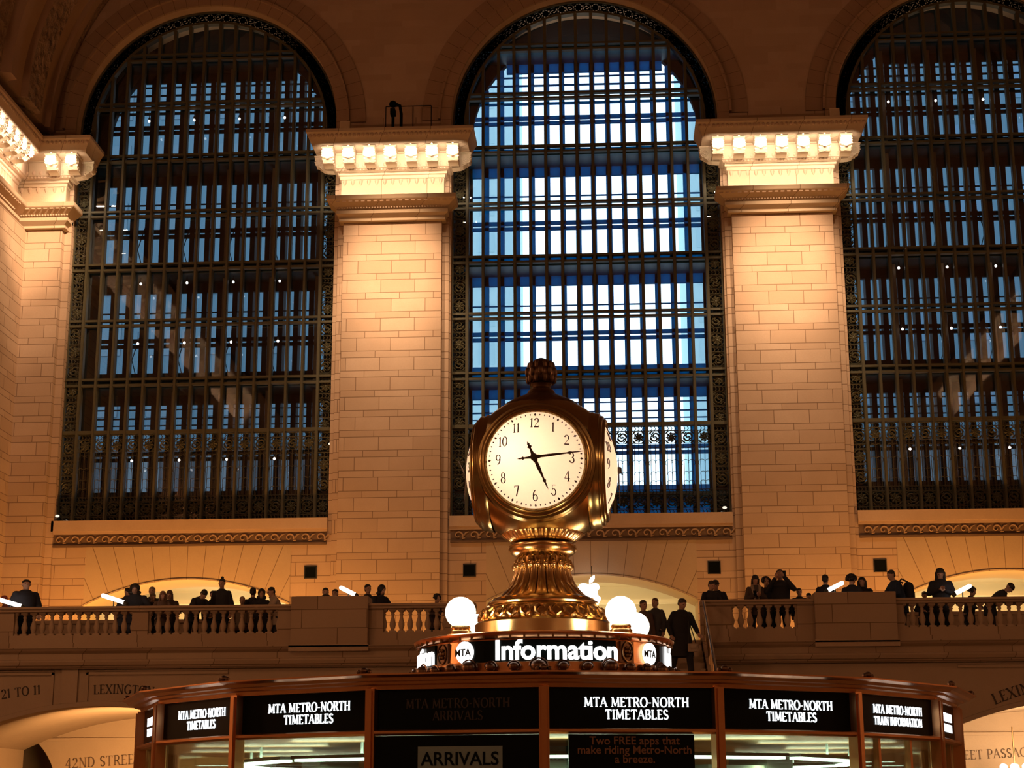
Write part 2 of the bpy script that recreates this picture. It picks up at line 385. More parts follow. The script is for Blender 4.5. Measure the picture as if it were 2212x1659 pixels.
def wall_mesh(name, m, x0, x1, z0, z1, yf, yb, ops, mreveal=None, parent=None):
    """wall in the XZ plane; ops: (xc, hw, zbottom, spring, kind) kind 'semi' | 'seg' | ('par', k, crown)"""
    def top(o, x):
        xc, hw, zb, sp, kd = o; dx = min(abs(x - xc), hw)
        if kd == 'semi': return sp + math.sqrt(max(0, hw * hw - dx * dx))
        if kd[0] == 'seg': R = (hw * hw + kd[1] ** 2) / (2 * kd[1]); return sp + math.sqrt(R * R - dx * dx) - (R - kd[1])
        if kd[0] == 'par': return kd[2] - kd[1] * dx * dx
    xs = {x0, x1}
    for o in ops:
        for i in range(41): xs.add(round(o[0] - o[1] * cos(PI * i / 40), 5))
    xs = sorted(x for x in xs if x0 <= x <= x1)
    f = MB(); r = MB()
    for a, b in zip(xs[:-1], xs[1:]):
        if b - a < 1e-5: continue
        mid = (a + b) / 2; cov = sorted([o for o in ops if abs(mid - o[0]) < o[1]], key=lambda o: o[2])
        za = zb_ = z0
        for o in cov:
            if o[2] > z0: 
                for y in (yf, yb): f.add([(a, y, za), (b, y, zb_), (b, y, o[2]), (a, y, o[2])], [(0, 1, 2, 3)])
                r.add([(a, yf, o[2]), (b, yf, o[2]), (b, yb, o[2]), (a, yb, o[2])], [(0, 1, 2, 3)])
            za, zb_ = top(o, a), top(o, b)
            r.add([(a, yf, za), (b, yf, zb_), (b, yb, zb_), (a, yb, za)], [(0, 1, 2, 3)])
        for y in (yf, yb): f.add([(a, y, za), (b, y, zb_), (b, y, z1), (a, y, z1)], [(0, 1, 2, 3)])
    for o in ops:
        for sx in (-1, 1):
            x = o[0] + sx * o[1]
            if x0 <= x <= x1: r.add([(x, yf, o[2]), (x, yb, o[2]), (x, yb, top(o, x)), (x, yf, top(o, x))], [(0, 1, 2, 3)])
    mb = MB(); mb.v = f.v + r.v; k = len(f.v); mb.f = f.f + [tuple(i + k for i in q) for q in r.f]
    o = mb.build(name, m, parent)
    if mreveal:
        o.data.materials.append(mreveal)
    return o

east_ops = [(x, HW, SILL, SPR, 'semi') for x in WX] + [(x, SEG_C, FL, SEG_H, ('seg', SEG_R)) for x in WX]
we = wall_mesh('wall_east', STONE, XN, XS, 4.9, 37.0, YW, YO, east_ops); we.data.materials.append(CREAM)
for q_ in we.data.polygons:
    if YW + .3 < q_.center.y < YO - .3 and q_.center.z < 8.9: q_.material_index = 1
struct(we, 'stone block end wall pierced by three tall arched windows', 'wall')
# floor, far walls, vault
m = MB(); m.box(XN - .4, -32, -.3, XS + .4, YB + 14, 0); struct(m.build('floor', stone('marble_floor', (.42, .36, .28), (.36, .30, .22), per=1.2, short=.6)), 'pale stone concourse floor', 'floor')
m = MB(); m.box(XN - .6, -32.4, 0, XS + .6, -32, 37); struct(m.build('wall_west', STONE), 'stone wall behind the viewer', 'wall')
for nm, xa, xb in (('wall_north', XN - .6, XN), ('wall_south', XS, XS + .6)):
    m = MB(); m.box(xa, -32, 0, xb, YO + .4, 37); struct(m.build(nm, STONE), 'stone block side wall of the hall, ' + nm[5:] + ' side', 'wall')
def vault():
    prof = [(52.5, 0.0, 1), (51.75, 0.0, 1), (51.72, .22, 0), (51.35, .22, 0), (51.3, 0.05, 0), (50.3, .05, 0), (50.25, .3, 1), (48.9, .3, 1), (48.85, .08, 0), (47.7, .08, 0),
            (47.6, .4, 0), (47.1, .4, 0), (47.0, .1, 1), (45.6, .1, 1), (45.5, .4, 0), (44.9, .4, 0), (44.8, 0, 0), (-32, 0, 0)]
    n = 72; mb = MB(); vs = []; fs = []
    for y, d, c in prof:
        vs.append((XN - .1, y, VZ)) 
        for i in range(n + 1):
            a = PI - PI * i / n; vs.append((XC + (VW - d) * cos(a), y, VZ + (VB - d) * sin(a)))
        vs.append((XS + .1, y, VZ))
    w = n + 3
    for j in range(len(prof) - 1):
        for i in range(w - 1): fs.append((j * w + i, j * w + i + 1, (j + 1) * w + i + 1, (j + 1) * w + i))
    mb.add(vs, fs); o = mb.build('ceiling', VAULT, smooth=True, angle=25); o.data.materials.append(CARV)
    for p in o.data.polygons:
        yy = p.center.y
        if 51.76 < yy < 52.5 or 48.91 < yy < 50.25 or 45.61 < yy < 47: p.material_index = 1
    struct(o, 'dim barrel vaulted ceiling with carved ribs', 'ceiling')
vault()
m = MB(); m.box(XN - .6, -32, 36.3, XS + .6, YO + .4, 36.8); struct(m.build('trim_1', VAULT), 'roof slab above the vault', 'roof')

# arch mouldings, sill courses
def ring_band(mb, xc, zc, r0, r1, yf, yb, n=64, a0=0, a1=PI):
    rings = []
    for i in range(n + 1):
        a = a0 + (a1 - a0) * i / n; c_, s_ = cos(a), sin(a)
        rings.append([(xc + r0 * c_, yf, zc + r0 * s_), (xc + r1 * c_, yf, zc + r1 * s_), (xc + r1 * c_, yb, zc + r1 * s_), (xc + r0 * c_, yb, zc + r0 * s_)])
    mb.loft(rings)
tn = 2
for wi, x in enumerate(WX):
    vm = stone('stone_archivolt_%d' % wi, (0.37, 0.235, 0.145), (0.30, 0.18, 0.105), mode='radial', center=(x, SPR), nvouss=34)
    m = MB(); ring_band(m, x, SPR, HW, HW + .36, YW - .10, YW); ring_band(m, x, SPR, HW + .36, HW + .44, YW - .2, YW); ring_band(m, x, SPR, HW + .44, HW + .98, YW - .05, YW)
    for s in (-1, 1): m.box(x + s * (HW + .0), YW - .1, 23.0, x + s * (HW + .36), YW, SPR) if s > 0 else m.box(x - HW - .36, YW - .1, 23.0, x - HW, YW, SPR)
    struct(m.build('trim_%d' % tn, vm), ['stone archivolt above the left window', 'stone archivolt above the middle window', 'stone archivolt above the right window'][wi], 'moulding'); tn += 1
    sm = stone('stone_voussoir_%d' % wi, (0.48, 0.345, 0.22), (0.40, 0.28, 0.175), mode='radial', center=(x, 1.9), nvouss=42)
    m = MB()     # voussoir field above the segmental opening, proud of the wall by a hair
    R = (SEG_C ** 2 + SEG_R ** 2) / (2 * SEG_R); zc = SEG_H + SEG_R - R
    n = 40; f = []
    for i in range(n):
        xa, xb = x - SEG_C + 2 * SEG_C * i / n, x - SEG_C + 2 * SEG_C * (i + 1) / n
        za, zb = zc + math.sqrt(R * R - (xa - x) ** 2), zc + math.sqrt(R * R - (xb - x) ** 2)
        m.add([(xa, YW - .015, za), (xb, YW - .015, zb), (xb, YW - .015, 9.66), (xa, YW - .015, 9.66)], [(0, 1, 2, 3)])
        m.add([(xa, YW - .06, za), (xb, YW - .06, zb), (xb, YW - .06, zb + .035), (xa, YW - .06, za + .035)], [(0, 1, 2, 3)])
        m.add([(xa, YW - .06, za), (xb, YW - .06, zb), (xb, YW, zb), (xa, YW, za)], [(0, 1, 2, 3)])
        m.add([(xa, YW - .06, za + .035), (xb, YW - .06, zb + .035), (xb, YW, zb + .07), (xa, YW, za + .07)], [(0, 1, 2, 3)])
    struct(m.build('trim_%d' % tn, sm), 'radiating stone voussoirs over the ' + ('left', 'middle', 'right')[wi] + ' passage opening', 'moulding'); tn += 1
    # sill and carved belt course under the window
    bc = thing('carved_belt', (x, YW, 10), 'carved scroll belt under the stone sill of the ' + ('left', 'middle', 'right')[wi] + ' window', 'moulding')
    m = MB(); m.box(x - HW, YW - .12, 10.16, x + HW, YW, 10.50); m.box(x - HW, YW - .07, 10.07, x + HW, YW, 10.16); m.build('sill', PLAIN, bc)
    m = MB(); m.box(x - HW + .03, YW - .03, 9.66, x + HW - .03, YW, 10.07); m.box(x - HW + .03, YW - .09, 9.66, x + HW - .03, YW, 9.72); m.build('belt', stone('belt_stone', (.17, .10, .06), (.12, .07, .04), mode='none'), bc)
    m = MB(); k = 18
    for i in range(k):
        cx = x - HW + .28 + i * (2 * HW - .5) / (k - 1); fl = 1 if i % 2 == 0 else 1
        pts = []
        for j in range(16):
            a = -0.4 + j * .42; r = .15 * (1 - j / 19); pts.append((cx + r * cos(a), YW - .06, 9.885 + fl * r * sin(a) * .95))
        m.tube(pts, [.03 * (1 - j / 26) for j in range(16)], 5)
        m.tube([(cx + .14, YW - .05, 9.84), (cx + .24, YW - .05, 9.97), (cx + .33, YW - .05, 10.0)], [.03, .026, .012], 5)
        m.tube([(cx + .12, YW - .05, 9.80), (cx + .22, YW - .05, 9.80)], [.03, .01], 5)
    m.build('scroll_relief', stone('relief_stone', (.42, .27, .16), (.34, .21, .12), mode='none'), bc, smooth=True)

# dark square vents
for i, (x, wn) in enumerate([(-9.26, 'left window, right of its passage arch'), (-4.27, 'middle window, left of its passage arch'), (3.32, 'middle window, right of its passage arch'), (8.40, 'right window, left of its passage arch')]):
    v = thing('wall_vent', (x, YW, 8.79), 'dark square vent under the ' + wn, 'vent', 'square wall vents')
    m = MB(); m.box(x - .17, YW - .02, 8.62, x + .17, YW + .1, 8.96); m.build('grid', VENT, v)
    m = MB()
    for a, b, c, d in ((-.2, -.2, .2, -.17), (-.2, .17, .2, .2), (-.2, -.2, -.17, .2), (.17, -.2, .2, .2)): m.box(x + a, YW - .035, 8.79 + b, x + c, YW, 8.79 + d)
    m.build('frame', mat('vent_frame', (.012, .010, .008), .8), v)

# ------------------------------------------------------------------ pilasters with lit entablature
ENT = [(.0, 20.17), (.13, 20.19), (.13, 20.27), (.05, 20.275), (.05, 20.28), (.22, 20.42), (.22, 20.53), (.14, 20.535), (.14, 20.545), (.48, 20.80), (.5, 20.83), (.5, 20.96), (.08, 20.98),
       (.08, 21.62), (.12, 21.64), (.12, 21.74), (.18, 21.76), (.18, 21.86), (.26, 21.89), (.30, 21.93), (.34, 21.95), (.34, 22.47), (.92, 22.5), (.94, 22.6), (1.0, 22.75), (1.06, 22.86), (1.12, 22.93), (1.12, 23.03), (0, 23.05)]
def frus(mb, x0, x1, yf, yb, prof, ml=1, mr=1):
    """three-sided moulding around a block; axes: x along the wall, y depth, z up"""
    rings = []
    for o, z in prof:
        a, b, f = x0 - o * ml, x1 + o * mr, yf - o
        rings.append([(a, yb, z), (a, f, z), (b, f, z), (b, yb, z)])
    mb.loft(rings)
def bracket_poly(u0=.34, u1=.95):
    pts = [(u0, 22.72), (u1, 22.72), (u1 + .02, 22.66), (u1 - .02, 22.60), (u1 - .01, 22.54)]
    for i in range(7):
        a = PI * .15 - i * PI * .62 / 6; pts.append((u1 - .12 + .12 * cos(a), 22.46 + .10 * sin(a)))
    pts += [(u1 - .17, 22.30), (u1 - .25, 22.235), (u1 - .36, 22.20), (u0, 22.18)]
    return pts
def bracket_mesh():
    """origin at wall plane o=0, facing -Y"""
    mb = MB(); P = bracket_poly(); w = .165
    mb.loft([[(-w, -o, z) for o, z in P], [(w, -o, z) for o, z in P]])
    mb.box(-.195, -.985, 22.675, .195, -.34, 22.725)
    for s in (-1, 1):                                                              # volutes and leaf edge on both flanks
        for i in range(3): mb.tube([(s * (w + .01), -(.80 + (.11 - .035 * i) * cos(a * .7)), 22.48 + (.10 - .035 * i) * sin(a * .7)) for a in range(9)], .014, 4, True)
        for j, (o, z) in enumerate([(.955, 22.58), (.96, 22.50), (.93, 22.42), (.82, 22.345), (.70, 22.29), (.58, 22.245)]): mb.sphere((s * (w - .0), -o, z), .034, 7, 5, (1, .7, 1))
    for j, (o, z) in enumerate([(.955, 22.52), (.90, 22.38), (.72, 22.29)]): mb.sphere((0, -o, z), .05, 8, 6, (1.5, .45, 1))
    return mb
BRK = bracket_mesh(); BSTONE = stone('bracket_stone', (.62, .48, .33), (.5, .37, .24), mode='none')
bm_me = BRK.build('bracket', BSTONE).data; bpy.data.objects.remove(bpy.data.objects['bracket'])
blb = MB(); blb.sphere((0, 0, 0), .035, 8, 6); blb_me = blb.build('bulb', BULB).data; bpy.data.objects.remove(bpy.data.objects['bulb'])
def add_bracket(parent, x, y, ang):
    o = bpy.data.objects.new('bracket', bm_me); COL.objects.link(o); o.parent = parent
    o.location = Vector((x, y, -.25)) - Vector(parent.location); o.rotation_euler = (0, 0, ang)
    b = bpy.data.objects.new('bulb', blb_me); COL.objects.link(b); b.parent = o
    b.location = (0, -.90, 22.745)
def ornaments(mb, x0, x1, yf, ml=1, mr=1, sides=True):
    # antefix lobes on the corona, egg rows, dentils
    def row(z, o, step, fn, oo=None):
        a, b = x0 - o * ml, x1 + o * mr; n = max(2, int(round((b - a) / step)))
        for i in range(n): fn(a + (i + .5) * (b - a) / n, yf - o, z, (b - a) / n)
    row(22.82, 1.06, .145, lambda x, y, z, s: mb.sphere((x, y + .0, z), .058, 8, 6, (.95, .6, 1.15)))
    row(21.90, .29, .115, lambda x, y, z, s: mb.sphere((x, y, z), .042, 6, 5, (1, .8, 1)))
    row(22.05, .345, .23, lambda x, y, z, s: mb.sphere((x, y, z), .06, 6, 5, (1, .5, 1.3)))
    row(21.58, .10, .27, lambda x, y, z, s: mb.lathe([(.005, -.16), (.05, -.08), (.07, 0), (.05, .04)], (x, y + .02, z), 6))
    row(20.80, .44, .20, lambda x, y, z, s: mb.box(x - .06, y - .015, z - .055, x + .06, y + .1, z + .045))
    row(20.60, .25, .09, lambda x, y, z, s: mb.sphere((x, y, z), .032, 5, 4))
def pilaster(x0, x1, label, ml=1, mr=1, brx=None, side=(1, 1), lights=True):
    xc = (x0 + x1) / 2; t = thing('stone_pilaster', (xc, YS, FL), label, 'pilaster', 'lit stone pilasters between the windows')
    m = MB(); m.box(x0, YS, FL, x1, YW + .02, 20.2)
    for s in (-1, 1):                                                              # flat strip beside the shaft
        xx = x0 if s < 0 else x1; m.box(min(xx, xx + s * .22), YW - .12, FL, max(xx, xx + s * .22), YW + .01, 22.2)
    m.build('shaft', STONE, t)
    m = MB(); frus(m, x0, x1, YS, YW + .05, ENT, ml, mr); m.build('entablature', stone('entab_stone', (.56, .42, .28), (.46, .33, .21), mode='blocks', per=3.0, short=1.4, blk=1.5), t)
    m = MB(); ornaments(m, x0, x1, YS, ml, mr); m.build('carved_ornament', PLAIN, t, smooth=True)
    for x in brx: add_bracket(t, x, YS, 0)
    if side[0]: add_bracket(t, x0, YS + .02, -PI / 2)
    if side[1]: add_bracket(t, x1, YS + .02, PI / 2)
    L = brx[-1] - brx[0] + .4; xm = (brx[0] + brx[-1]) / 2
    if lights:
        area('cornice_light', (xm, YS - 1.32, 22.20), L + .1, POW_C * .85 * L / 4.5, (1, .82, .64), (0, 1, 0), .03, rad(95))
        area('cornice_light', (xm, YS - .47, 21.0), L, POW_C * .36 * L / 4.5, (1, .79, .56), (0, 1, .9), .05, rad(150))
    return t
POW_C = 110
def brs(xc, n=7, st=.68): return [xc + (i - (n - 1) / 2) * st for i in range(n)]
p1, p2 = (-8.39, -5.17), (4.23, 7.46)
pilaster(*p1, 'stone pilaster with glowing bracketed cornice between left and middle windows', brx=brs(-6.78))
pilaster(*p2, 'stone pilaster with glowing bracketed cornice between middle and right windows', brx=brs(5.845))
pilaster(-19.3, -17.73, 'narrow corner pilaster with glowing brackets left of the left window', 0, 1, brx=[-17.96, -17.27], side=(0, 1))
pilaster(16.77, 18.34, 'narrow corner pilaster at the right end of the wall', 1, 0, brx=[16.31, 17.0], side=(1, 0))
# side-wall entablatures run the length of the hall
def side_wall(xf, s, nm, label):
    """s=+1: north wall facing +X; s=-1: south wall facing -X"""
    t = thing('side_entablature', (xf, 30, 20), label, 'cornice')
    ya, yb = 0.0, YS - .3
    def mp(p): # local x -> along Y, local y(depth, front = -) -> X
        return (xf - s * p[1], p[0], p[2])
    a = MB(); frus(a, ya, yb, 0, .3, ENT, 0, 0); a.v = [mp(p) for p in a.v]; a.build('entablature', PLAIN, t)
    a = MB(); ornaments(a, 30, yb - .6, 0, 0, 0); a.v = [mp(p) for p in a.v]; a.build('carved_ornament', PLAIN, t, smooth=True)
    a = MB()
    for k in range(4):
        yc = 50.7 - k * PER; a.box(yc - 1.6 if k else yc - 1.2, -.35, 0, yc + 1.6, .05, 20.2)
    a.v = [mp(p) for p in a.v]; a.build('pilaster_shafts', STONE, t)
    y = yb - 1.35
    for i in range(46):
        add_bracket(t, xf, y, PI / 2 if s > 0 else -PI / 2); y -= .68
    for k in range(4):
        area('cornice_light', (xf + s * 1.32, yb - .6 - k * 8 - 3.9, 22.20), 7.8, POW_C * 1.9, (1, .82, .64), (-s, 0, 0), .03, rad(95))
        area('cornice_light', (xf + s * .40, yb - .6 - k * 8 - 3.9, 21.0), 7.8, POW_C * .75, (1, .79, .56), (-s, 0, .8), .05, rad(148))
    return t
side_wall(XN, 1, 'north', 'long stone cornice with glowing brackets running along the left wall')
side_wall(XS, -1, 'south', 'long stone cornice with glowing brackets running along the right wall')
# string course above the cornices
m = MB()
for a, b in ((-8.35, -5.25), (4.3, 7.4), (-19.3, -17.95), (17.0, 18.34)):
    m.box(a, YW - .1, 23.62, b, YW, 23.72); m.box(a, YW - .16, 23.1, b, YW, 23.45)
struct(m.build('trim_%d' % tn, VAULT), 'thin stone string course above the cornices', 'moulding'); tn += 1

# ------------------------------------------------------------------ the three great windows
CS = 0.5224; G0 = 7.5 * CS
TR = [13.47, 15.14, 17.15, 19.08, 20.95, 22.93, 24.83, 26.6]
THICK = [15.14, 19.08, 22.93, 26.6]
def carve(z, pad=0): return z
def arch_half(z, r):
    return r if z <= SPR else (math.sqrt(max(0, r * r - (z - SPR) ** 2)))
def scroll_panel(mb, cx, cz, s, y, kind, flip):
    """ornate square of side s"""
    h = s / 2
    mb.tube([(cx - h, y, cz - h), (cx + h, y, cz - h), (cx + h, y, cz + h), (cx - h, y, cz + h)], .013, 4, True)
    if kind == 0:
        for q in (1, -1):
            pts = []
            for j in range(13):
                a = q * 0 + j * .47; r = h * (.62 - .04 * j); pts.append((cx + flip * q * (h * .05 + r * cos(a) * 1.0) , y, cz + q * r * sin(a) + q * h * .12))
            mb.tube(pts, [.034 * (1 - j / 18) for j in range(13)], 4)
            mb.tube([(cx + flip * q * h * .2, y, cz - q * h * .8), (cx + flip * q * h * .55, y, cz - q * h * .45), (cx + flip * q * h * .85, y, cz - q * h * .8)], [.02, .028, .012], 4)
    else:
        for j in range(8):
            a = j * PI / 4; mb.tube([(cx + h * .22 * cos(a), y, cz + h * .22 * sin(a)), (cx + h * .6 * cos(a + .25), y, cz + h * .6 * sin(a + .25)), (cx + h * .88 * cos(a), y, cz + h * .88 * sin(a))], [.03, .036, .012], 4)
        mb.sphere((cx, y, cz), h * .24, 8, 5, (1, .5, 1))
    # corner leaves fill the square
    for sx in (-1, 1):
        for sz in (-1, 1):
            mb.tube([(cx + sx * h * .92, y, cz + sz * h * .5), (cx + sx * h * .72, y, cz + sz * h * .78), (cx + sx * h * .45, y, cz + sz * h * .93)], [.014, .03, .012], 4)
    if kind == 0:
        for q in (1, -1): mb.tube([(cx + q * h * .75, y, cz + q * h * .1), (cx + q * h * .5, y, cz - q * h * .25), (cx + q * h * .12, y, cz - q * h * .3)], [.012, .03, .014], 4)
    else: mb.tube([(cx + h * .62 * cos(a * PI / 8), y, cz + h * .62 * sin(a * PI / 8)) for a in range(16)], .016, 4, True)
def cell_row(mb, cx, cz, w, hh, y):
    for k in (-1, 1):
        mb.tube([(cx - w / 2, y, cz + k * hh / 2), (cx + w / 2, y, cz + k * hh / 2)], .013, 4)
    for q in (-.25, 0, .25): mb.tube([(cx + q * w - .02, y, cz - hh / 2), (cx + q * w + .03, y, cz), (cx + q * w - .02, y, cz + hh / 2)], .013, 4)
def window(i):
    xc = WX[i]; nm = ('left', 'middle', 'right')[i]
    t = empty('window_%d' % (i + 1), (xc, YG, SILL)); struct(t, ('tall arched left window with bronze grille and blue panes', 'tall arched middle window blazing with white daylight', 'tall arched right window with bronze grille and blue panes')[i], 'window')
    R = 3.98
    for k in range(16):
        x = xc - G0 + k * CS; zt = SPR + math.sqrt(max(0, R * R - (x - xc) ** 2)); w = .10 if 0 < k < 15 else .11
        m = MB(); m.box(x - w / 2, YG - .12, SILL + .05, x + w / 2, YG + .1, zt); m.box(x - w / 2 + .015, YG - .17, SILL + .05, x + w / 2 - .015, YG - .12, min(zt, 26)); m.build('mullion', BRONZE, t)
    for z in TR:
        hw = arch_half(z, R) if z > SPR else G0 + .48
        m = MB(); d = .085 if z not in THICK else .10
        if z < 14: m.box(xc - hw, YG - .13, z - .055, xc + hw, YG + .05, z + .055)
        else:
            for q in (-1, 1): m.box(xc - hw, YG - .13, z + q * d - .035, xc + hw, YG + .05, z + q * d + .035)
        m.build('transom', BRONZE, t)
    m = MB(); ring_band(m, xc, SPR, R - .03, R + .05, YG - .14, YG + .1, 72); ring_band(m, xc, SPR, HW - .06, HW - .02, YG - .12, YG + .05, 72)
    m.build('arch_bar', BRONZE, t, smooth=True, angle=60)
    # ornate border
    m = MB(); bw = HW - G0; cxo = G0 + bw / 2
    for s in (-1, 1):
        m.box(xc + s * (HW - .03) - .02, YG - .1, SILL, xc + s * (HW - .03) + .02, YG + .05, SPR)
        z = 11.42; k = 0
        while z < SPR - .3:
            scroll_panel(m, xc + s * cxo, z + .24, .43, YG - .04, k % 2, s if k % 4 < 2 else -s)
            cell_row(m, xc + s * cxo, z + .565, .45, .15, YG - .04); z += .65; k += 1
    for k in range(46):
        a = PI * (k + .5) / 46; rr = (R + HW) / 2; c_, s_ = cos(a), sin(a)
        b = MB(); scroll_panel(b, 0, 0, .3, 0, k % 2, 1)
        b.v = [(xc + (rr + p[2]) * c_ - p[0] * s_, YG - .03, SPR + (rr + p[2]) * s_ + p[0] * c_) for p in [(v[0], v[1], v[2]) for v in b.v]]
        m.add(b.v, b.f)
    m.build('border_grille', BRONZE, t, smooth=True, angle=60)
    # ornate lower tiers
    m = MB()
    for k in range(-1, 16):
        cx = xc - G0 + (k + .5) * CS
        if k in (-1, 15): cx = xc + (-1 if k < 0 else 1) * cxo
        scroll_panel(m, cx, 10.97, .42, YG - .02, k % 2, 1 if k % 4 < 2 else -1); cell_row(m, cx, 11.27, .44, .15, YG - .02); cell_row(m, cx, 10.63, .44, .16, YG - .02)
        if 0 <= k < 15:
            scroll_panel(m, cx, 13.04, .40, YG - .02, (k + 1) % 2, 1); cell_row(m, cx, 13.32, .44, .14, YG - .02)
            for q in (-.14, 0, .14): m.tube([(cx + q, YG - .02, 11.35), (cx + q, YG - .02, 12.82)], .009, 4)
            for q in (-1, 1):
                for zc, r in ((12.62, .10), (12.2, .11), (11.85, .08), (11.55, .09)):
                    m.tube([(cx + q * (r * .9 - r * cos(a * .55)), YG - .02, zc + r * sin(a * .55)) for a in range(8)], .009, 4)
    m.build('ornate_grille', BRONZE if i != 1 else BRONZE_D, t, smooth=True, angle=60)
    # arched pane of glass behind the grille
    m = MB(); pts = [(xc - HW + .02, YG + .12, SILL), (xc + HW - .02, YG + .12, SILL)] + [(xc + (HW - .02) * cos(PI * q / 40), YG + .12, SPR + (HW - .02) * sin(PI * q / 40)) for q in range(41)]
    m.add(pts, [tuple(range(len(pts)))]); m.build('pane', GLASS, t)
    # catwalks between the two glazed walls
    for z in (11.3, 15.15, 19.05, 22.93, 26.75):
        hw = arch_half(z, HW) - .02
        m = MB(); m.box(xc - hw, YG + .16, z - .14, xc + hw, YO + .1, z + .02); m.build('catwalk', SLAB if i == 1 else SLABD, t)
    # outer glazed wall
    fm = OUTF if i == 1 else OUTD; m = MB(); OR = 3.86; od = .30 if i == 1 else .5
    for k in range(1, 15):
        x = xc - G0 + k * CS; zt = min(27.2, SPR + math.sqrt(max(0, OR ** 2 - (x - xc) ** 2)))
        sw = .092 if i == 1 else .085; m.box(x - sw, YO, SILL, x + sw, YO + od, zt)
    def hb(z0, z1, d=.12):
        hw = min(OR, arch_half(max(z0, z1), OR)); m.box(xc - hw, YO + .0, z0, xc + hw, YO + d, z1)
    for B in (26.75, 22.93, 19.05, 15.15):
        hb(B - 1.165, B - 1.145); hb(B - 2.18, B - 2.06); hb(B - 2.37, B - 2.26); hb(B - .46, B - .12)
        if B > 16: hb(B - 3.84, B - 3.26); hb(B - 1.62, B - 1.56)
        if B in (26.75, 15.15): hb(B - .62, B - .60); hb(B - .93, B - .90)
    hb(10.5, 11.75)
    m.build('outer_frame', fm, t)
    m = MB(); ring_band(m, xc, SPR, OR, HW + .02, YO - .03, YO + .25, 64)
    for s in (-1, 1): m.box(min(xc + s * OR, xc + s * HW), YO - .03, SILL, max(xc + s * OR, xc + s * HW), YO + .25, SPR)
    z = 27.15; hw = math.sqrt(max(0, OR ** 2 - (z - SPR) ** 2)) + .1; m.box(xc - hw - .6, YO - .02, z, xc + hw + .6, YO + .2, 28.2)
    m.build('outer_jamb', OUTD, t)
    m = MB(); pts = [(xc - HW + .02, YO + .08, SILL), (xc + HW - .02, YO + .08, SILL)] + [(xc + (HW - .02) * cos(PI * q / 40), YO + .08, SPR + (HW - .02) * sin(PI * q / 40)) for q in range(41)]
    m.add(pts, [tuple(range(len(pts)))]); m.build('outer_pane', glass('outer_glass', (.85, .95, 1), .03) if 'outer_glass' not in MT else MT['outer_glass'], t)
    if i != 1:
        m = MB()
        for z0 in (15.3, 19.2):
            for k in (2, 5, 8, 11, 14):
                x = xc - G0 + (k + .5) * CS
                for q in (-1, 1): m.bar((x - q * .22, YO - .12, z0 + .15), (x + q * .22, YO - .12, z0 + 1.7), .025)
        m.build('cross_brace', OUTD, t)
        m = MB()
        for z0, z1 in ((11.4, 15.0), (15.2, 18.9), (19.1, 22.8), (23, 26.5)):
            for k in (2, 5, 8, 11, 14):
                x = xc - G0 + (k + .5) * CS
                if z0 > 22 and abs(x - xc) > 3: continue
                m.box(x - .05, YG + .75, z0, x + .05, YG + .87, z1)
        m.build('catwalk_post', mat('post_tan', (.16, .11, .06), .6), t)
    area('soffit_light', (xc, YG + .7, 27.0), 3.2, 14 if i == 1 else 7, (1, .85, .72) if i == 1 else (1, .75, .5), (0, 0, 1), .2)
    return t
for i in range(3): window(i)
# lamps on the catwalks of the two side windows
lp = MB(); lp.sphere((0, 0, 0), .042, 10, 8); 
lst = MB(); lst.lathe([(.02, .05), (.035, .07), (.035, .12), (.012, .14), (.012, .4)], (0, 0, 0), 8)
proto = thing('catwalk_lamp', (0, 0, 0), 'x', 'lamp', 'small bare lamps hung behind the window glass')
lp.build('bulb', LAMPW, proto); lst.build('stem', BRONZE_D, proto)
lamps = [(0, z, k) for z in (25.0 - .45, 18.7, 14.75 + 1.9, 12.65) for k in (3, 6, 9, 12)] + [(2, z, k) for z in (24.55, 18.7, 16.65, 12.65) for k in (2, 5, 8, 11)]
LZ = {24.55: 'arched top', 18.7: 'upper middle', 16.65: 'lower middle', 12.65: 'lowest'}
first = True
for w, z, k in lamps:
    o = proto if first else copy_tree(proto); first = False
    o.location = (WX[w] - G0 + (k + .5) * CS + (.12 if w else -.17), YG + .55, z if z != 16.65 else 16.62)
    n_ = {3: 'first', 6: 'second', 9: 'third', 12: 'fourth', 2: 'first', 5: 'second', 8: 'third', 11: 'fourth'}[k]
    o['label'] = 'small white lamp, %s from left in the %s row behind the %s window' % (n_, LZ[z], ('left', '', 'right')[w])

# ------------------------------------------------------------------ the street beyond
def tower(name, x0, x1, y0, y1, h, c, label, wc):
    t = thing(name, ((x0 + x1) / 2, y0, 0), label, 'building'); m = MB(); m.box(x0, y0, -20, x1, y1, h); m.build('wall', mat('facade_%s_%d' % (name, x0), c, .8), t)
    m = MB(); nx = int((x1 - x0) / 3.2); nz = int(h / 3.6)
    for a in range(nx):
        for b in range(nz):
            x = x0 + 1 + a * 3.2; z = 1.5 + b * 3.6; m.box(x, y0 - .05, z, x + 1.5, y0 + .02, z + 2)
    w = m.build('windows', mat('facadewin_%s_%d' % (name, x0), wc, .3), t); w['kind'] = 'stuff'
tower('office_tower', -62, -11.5, 92, 110, 95, (.05, .11, .16), 'blue-grey tower seen through the left window panes', (.04, .095, .145))
tower('office_tower', 9.6, 66, 92, 110, 95, (.045, .105, .155), 'blue-grey tower seen through the right window panes', (.035, .10, .175))
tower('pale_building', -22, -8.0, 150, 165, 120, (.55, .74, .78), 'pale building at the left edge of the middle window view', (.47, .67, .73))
tower('pale_building', 7.9, 22, 150, 165, 120, (.55, .74, .78), 'pale building at the right edge of the middle window view', (.47, .67, .73))

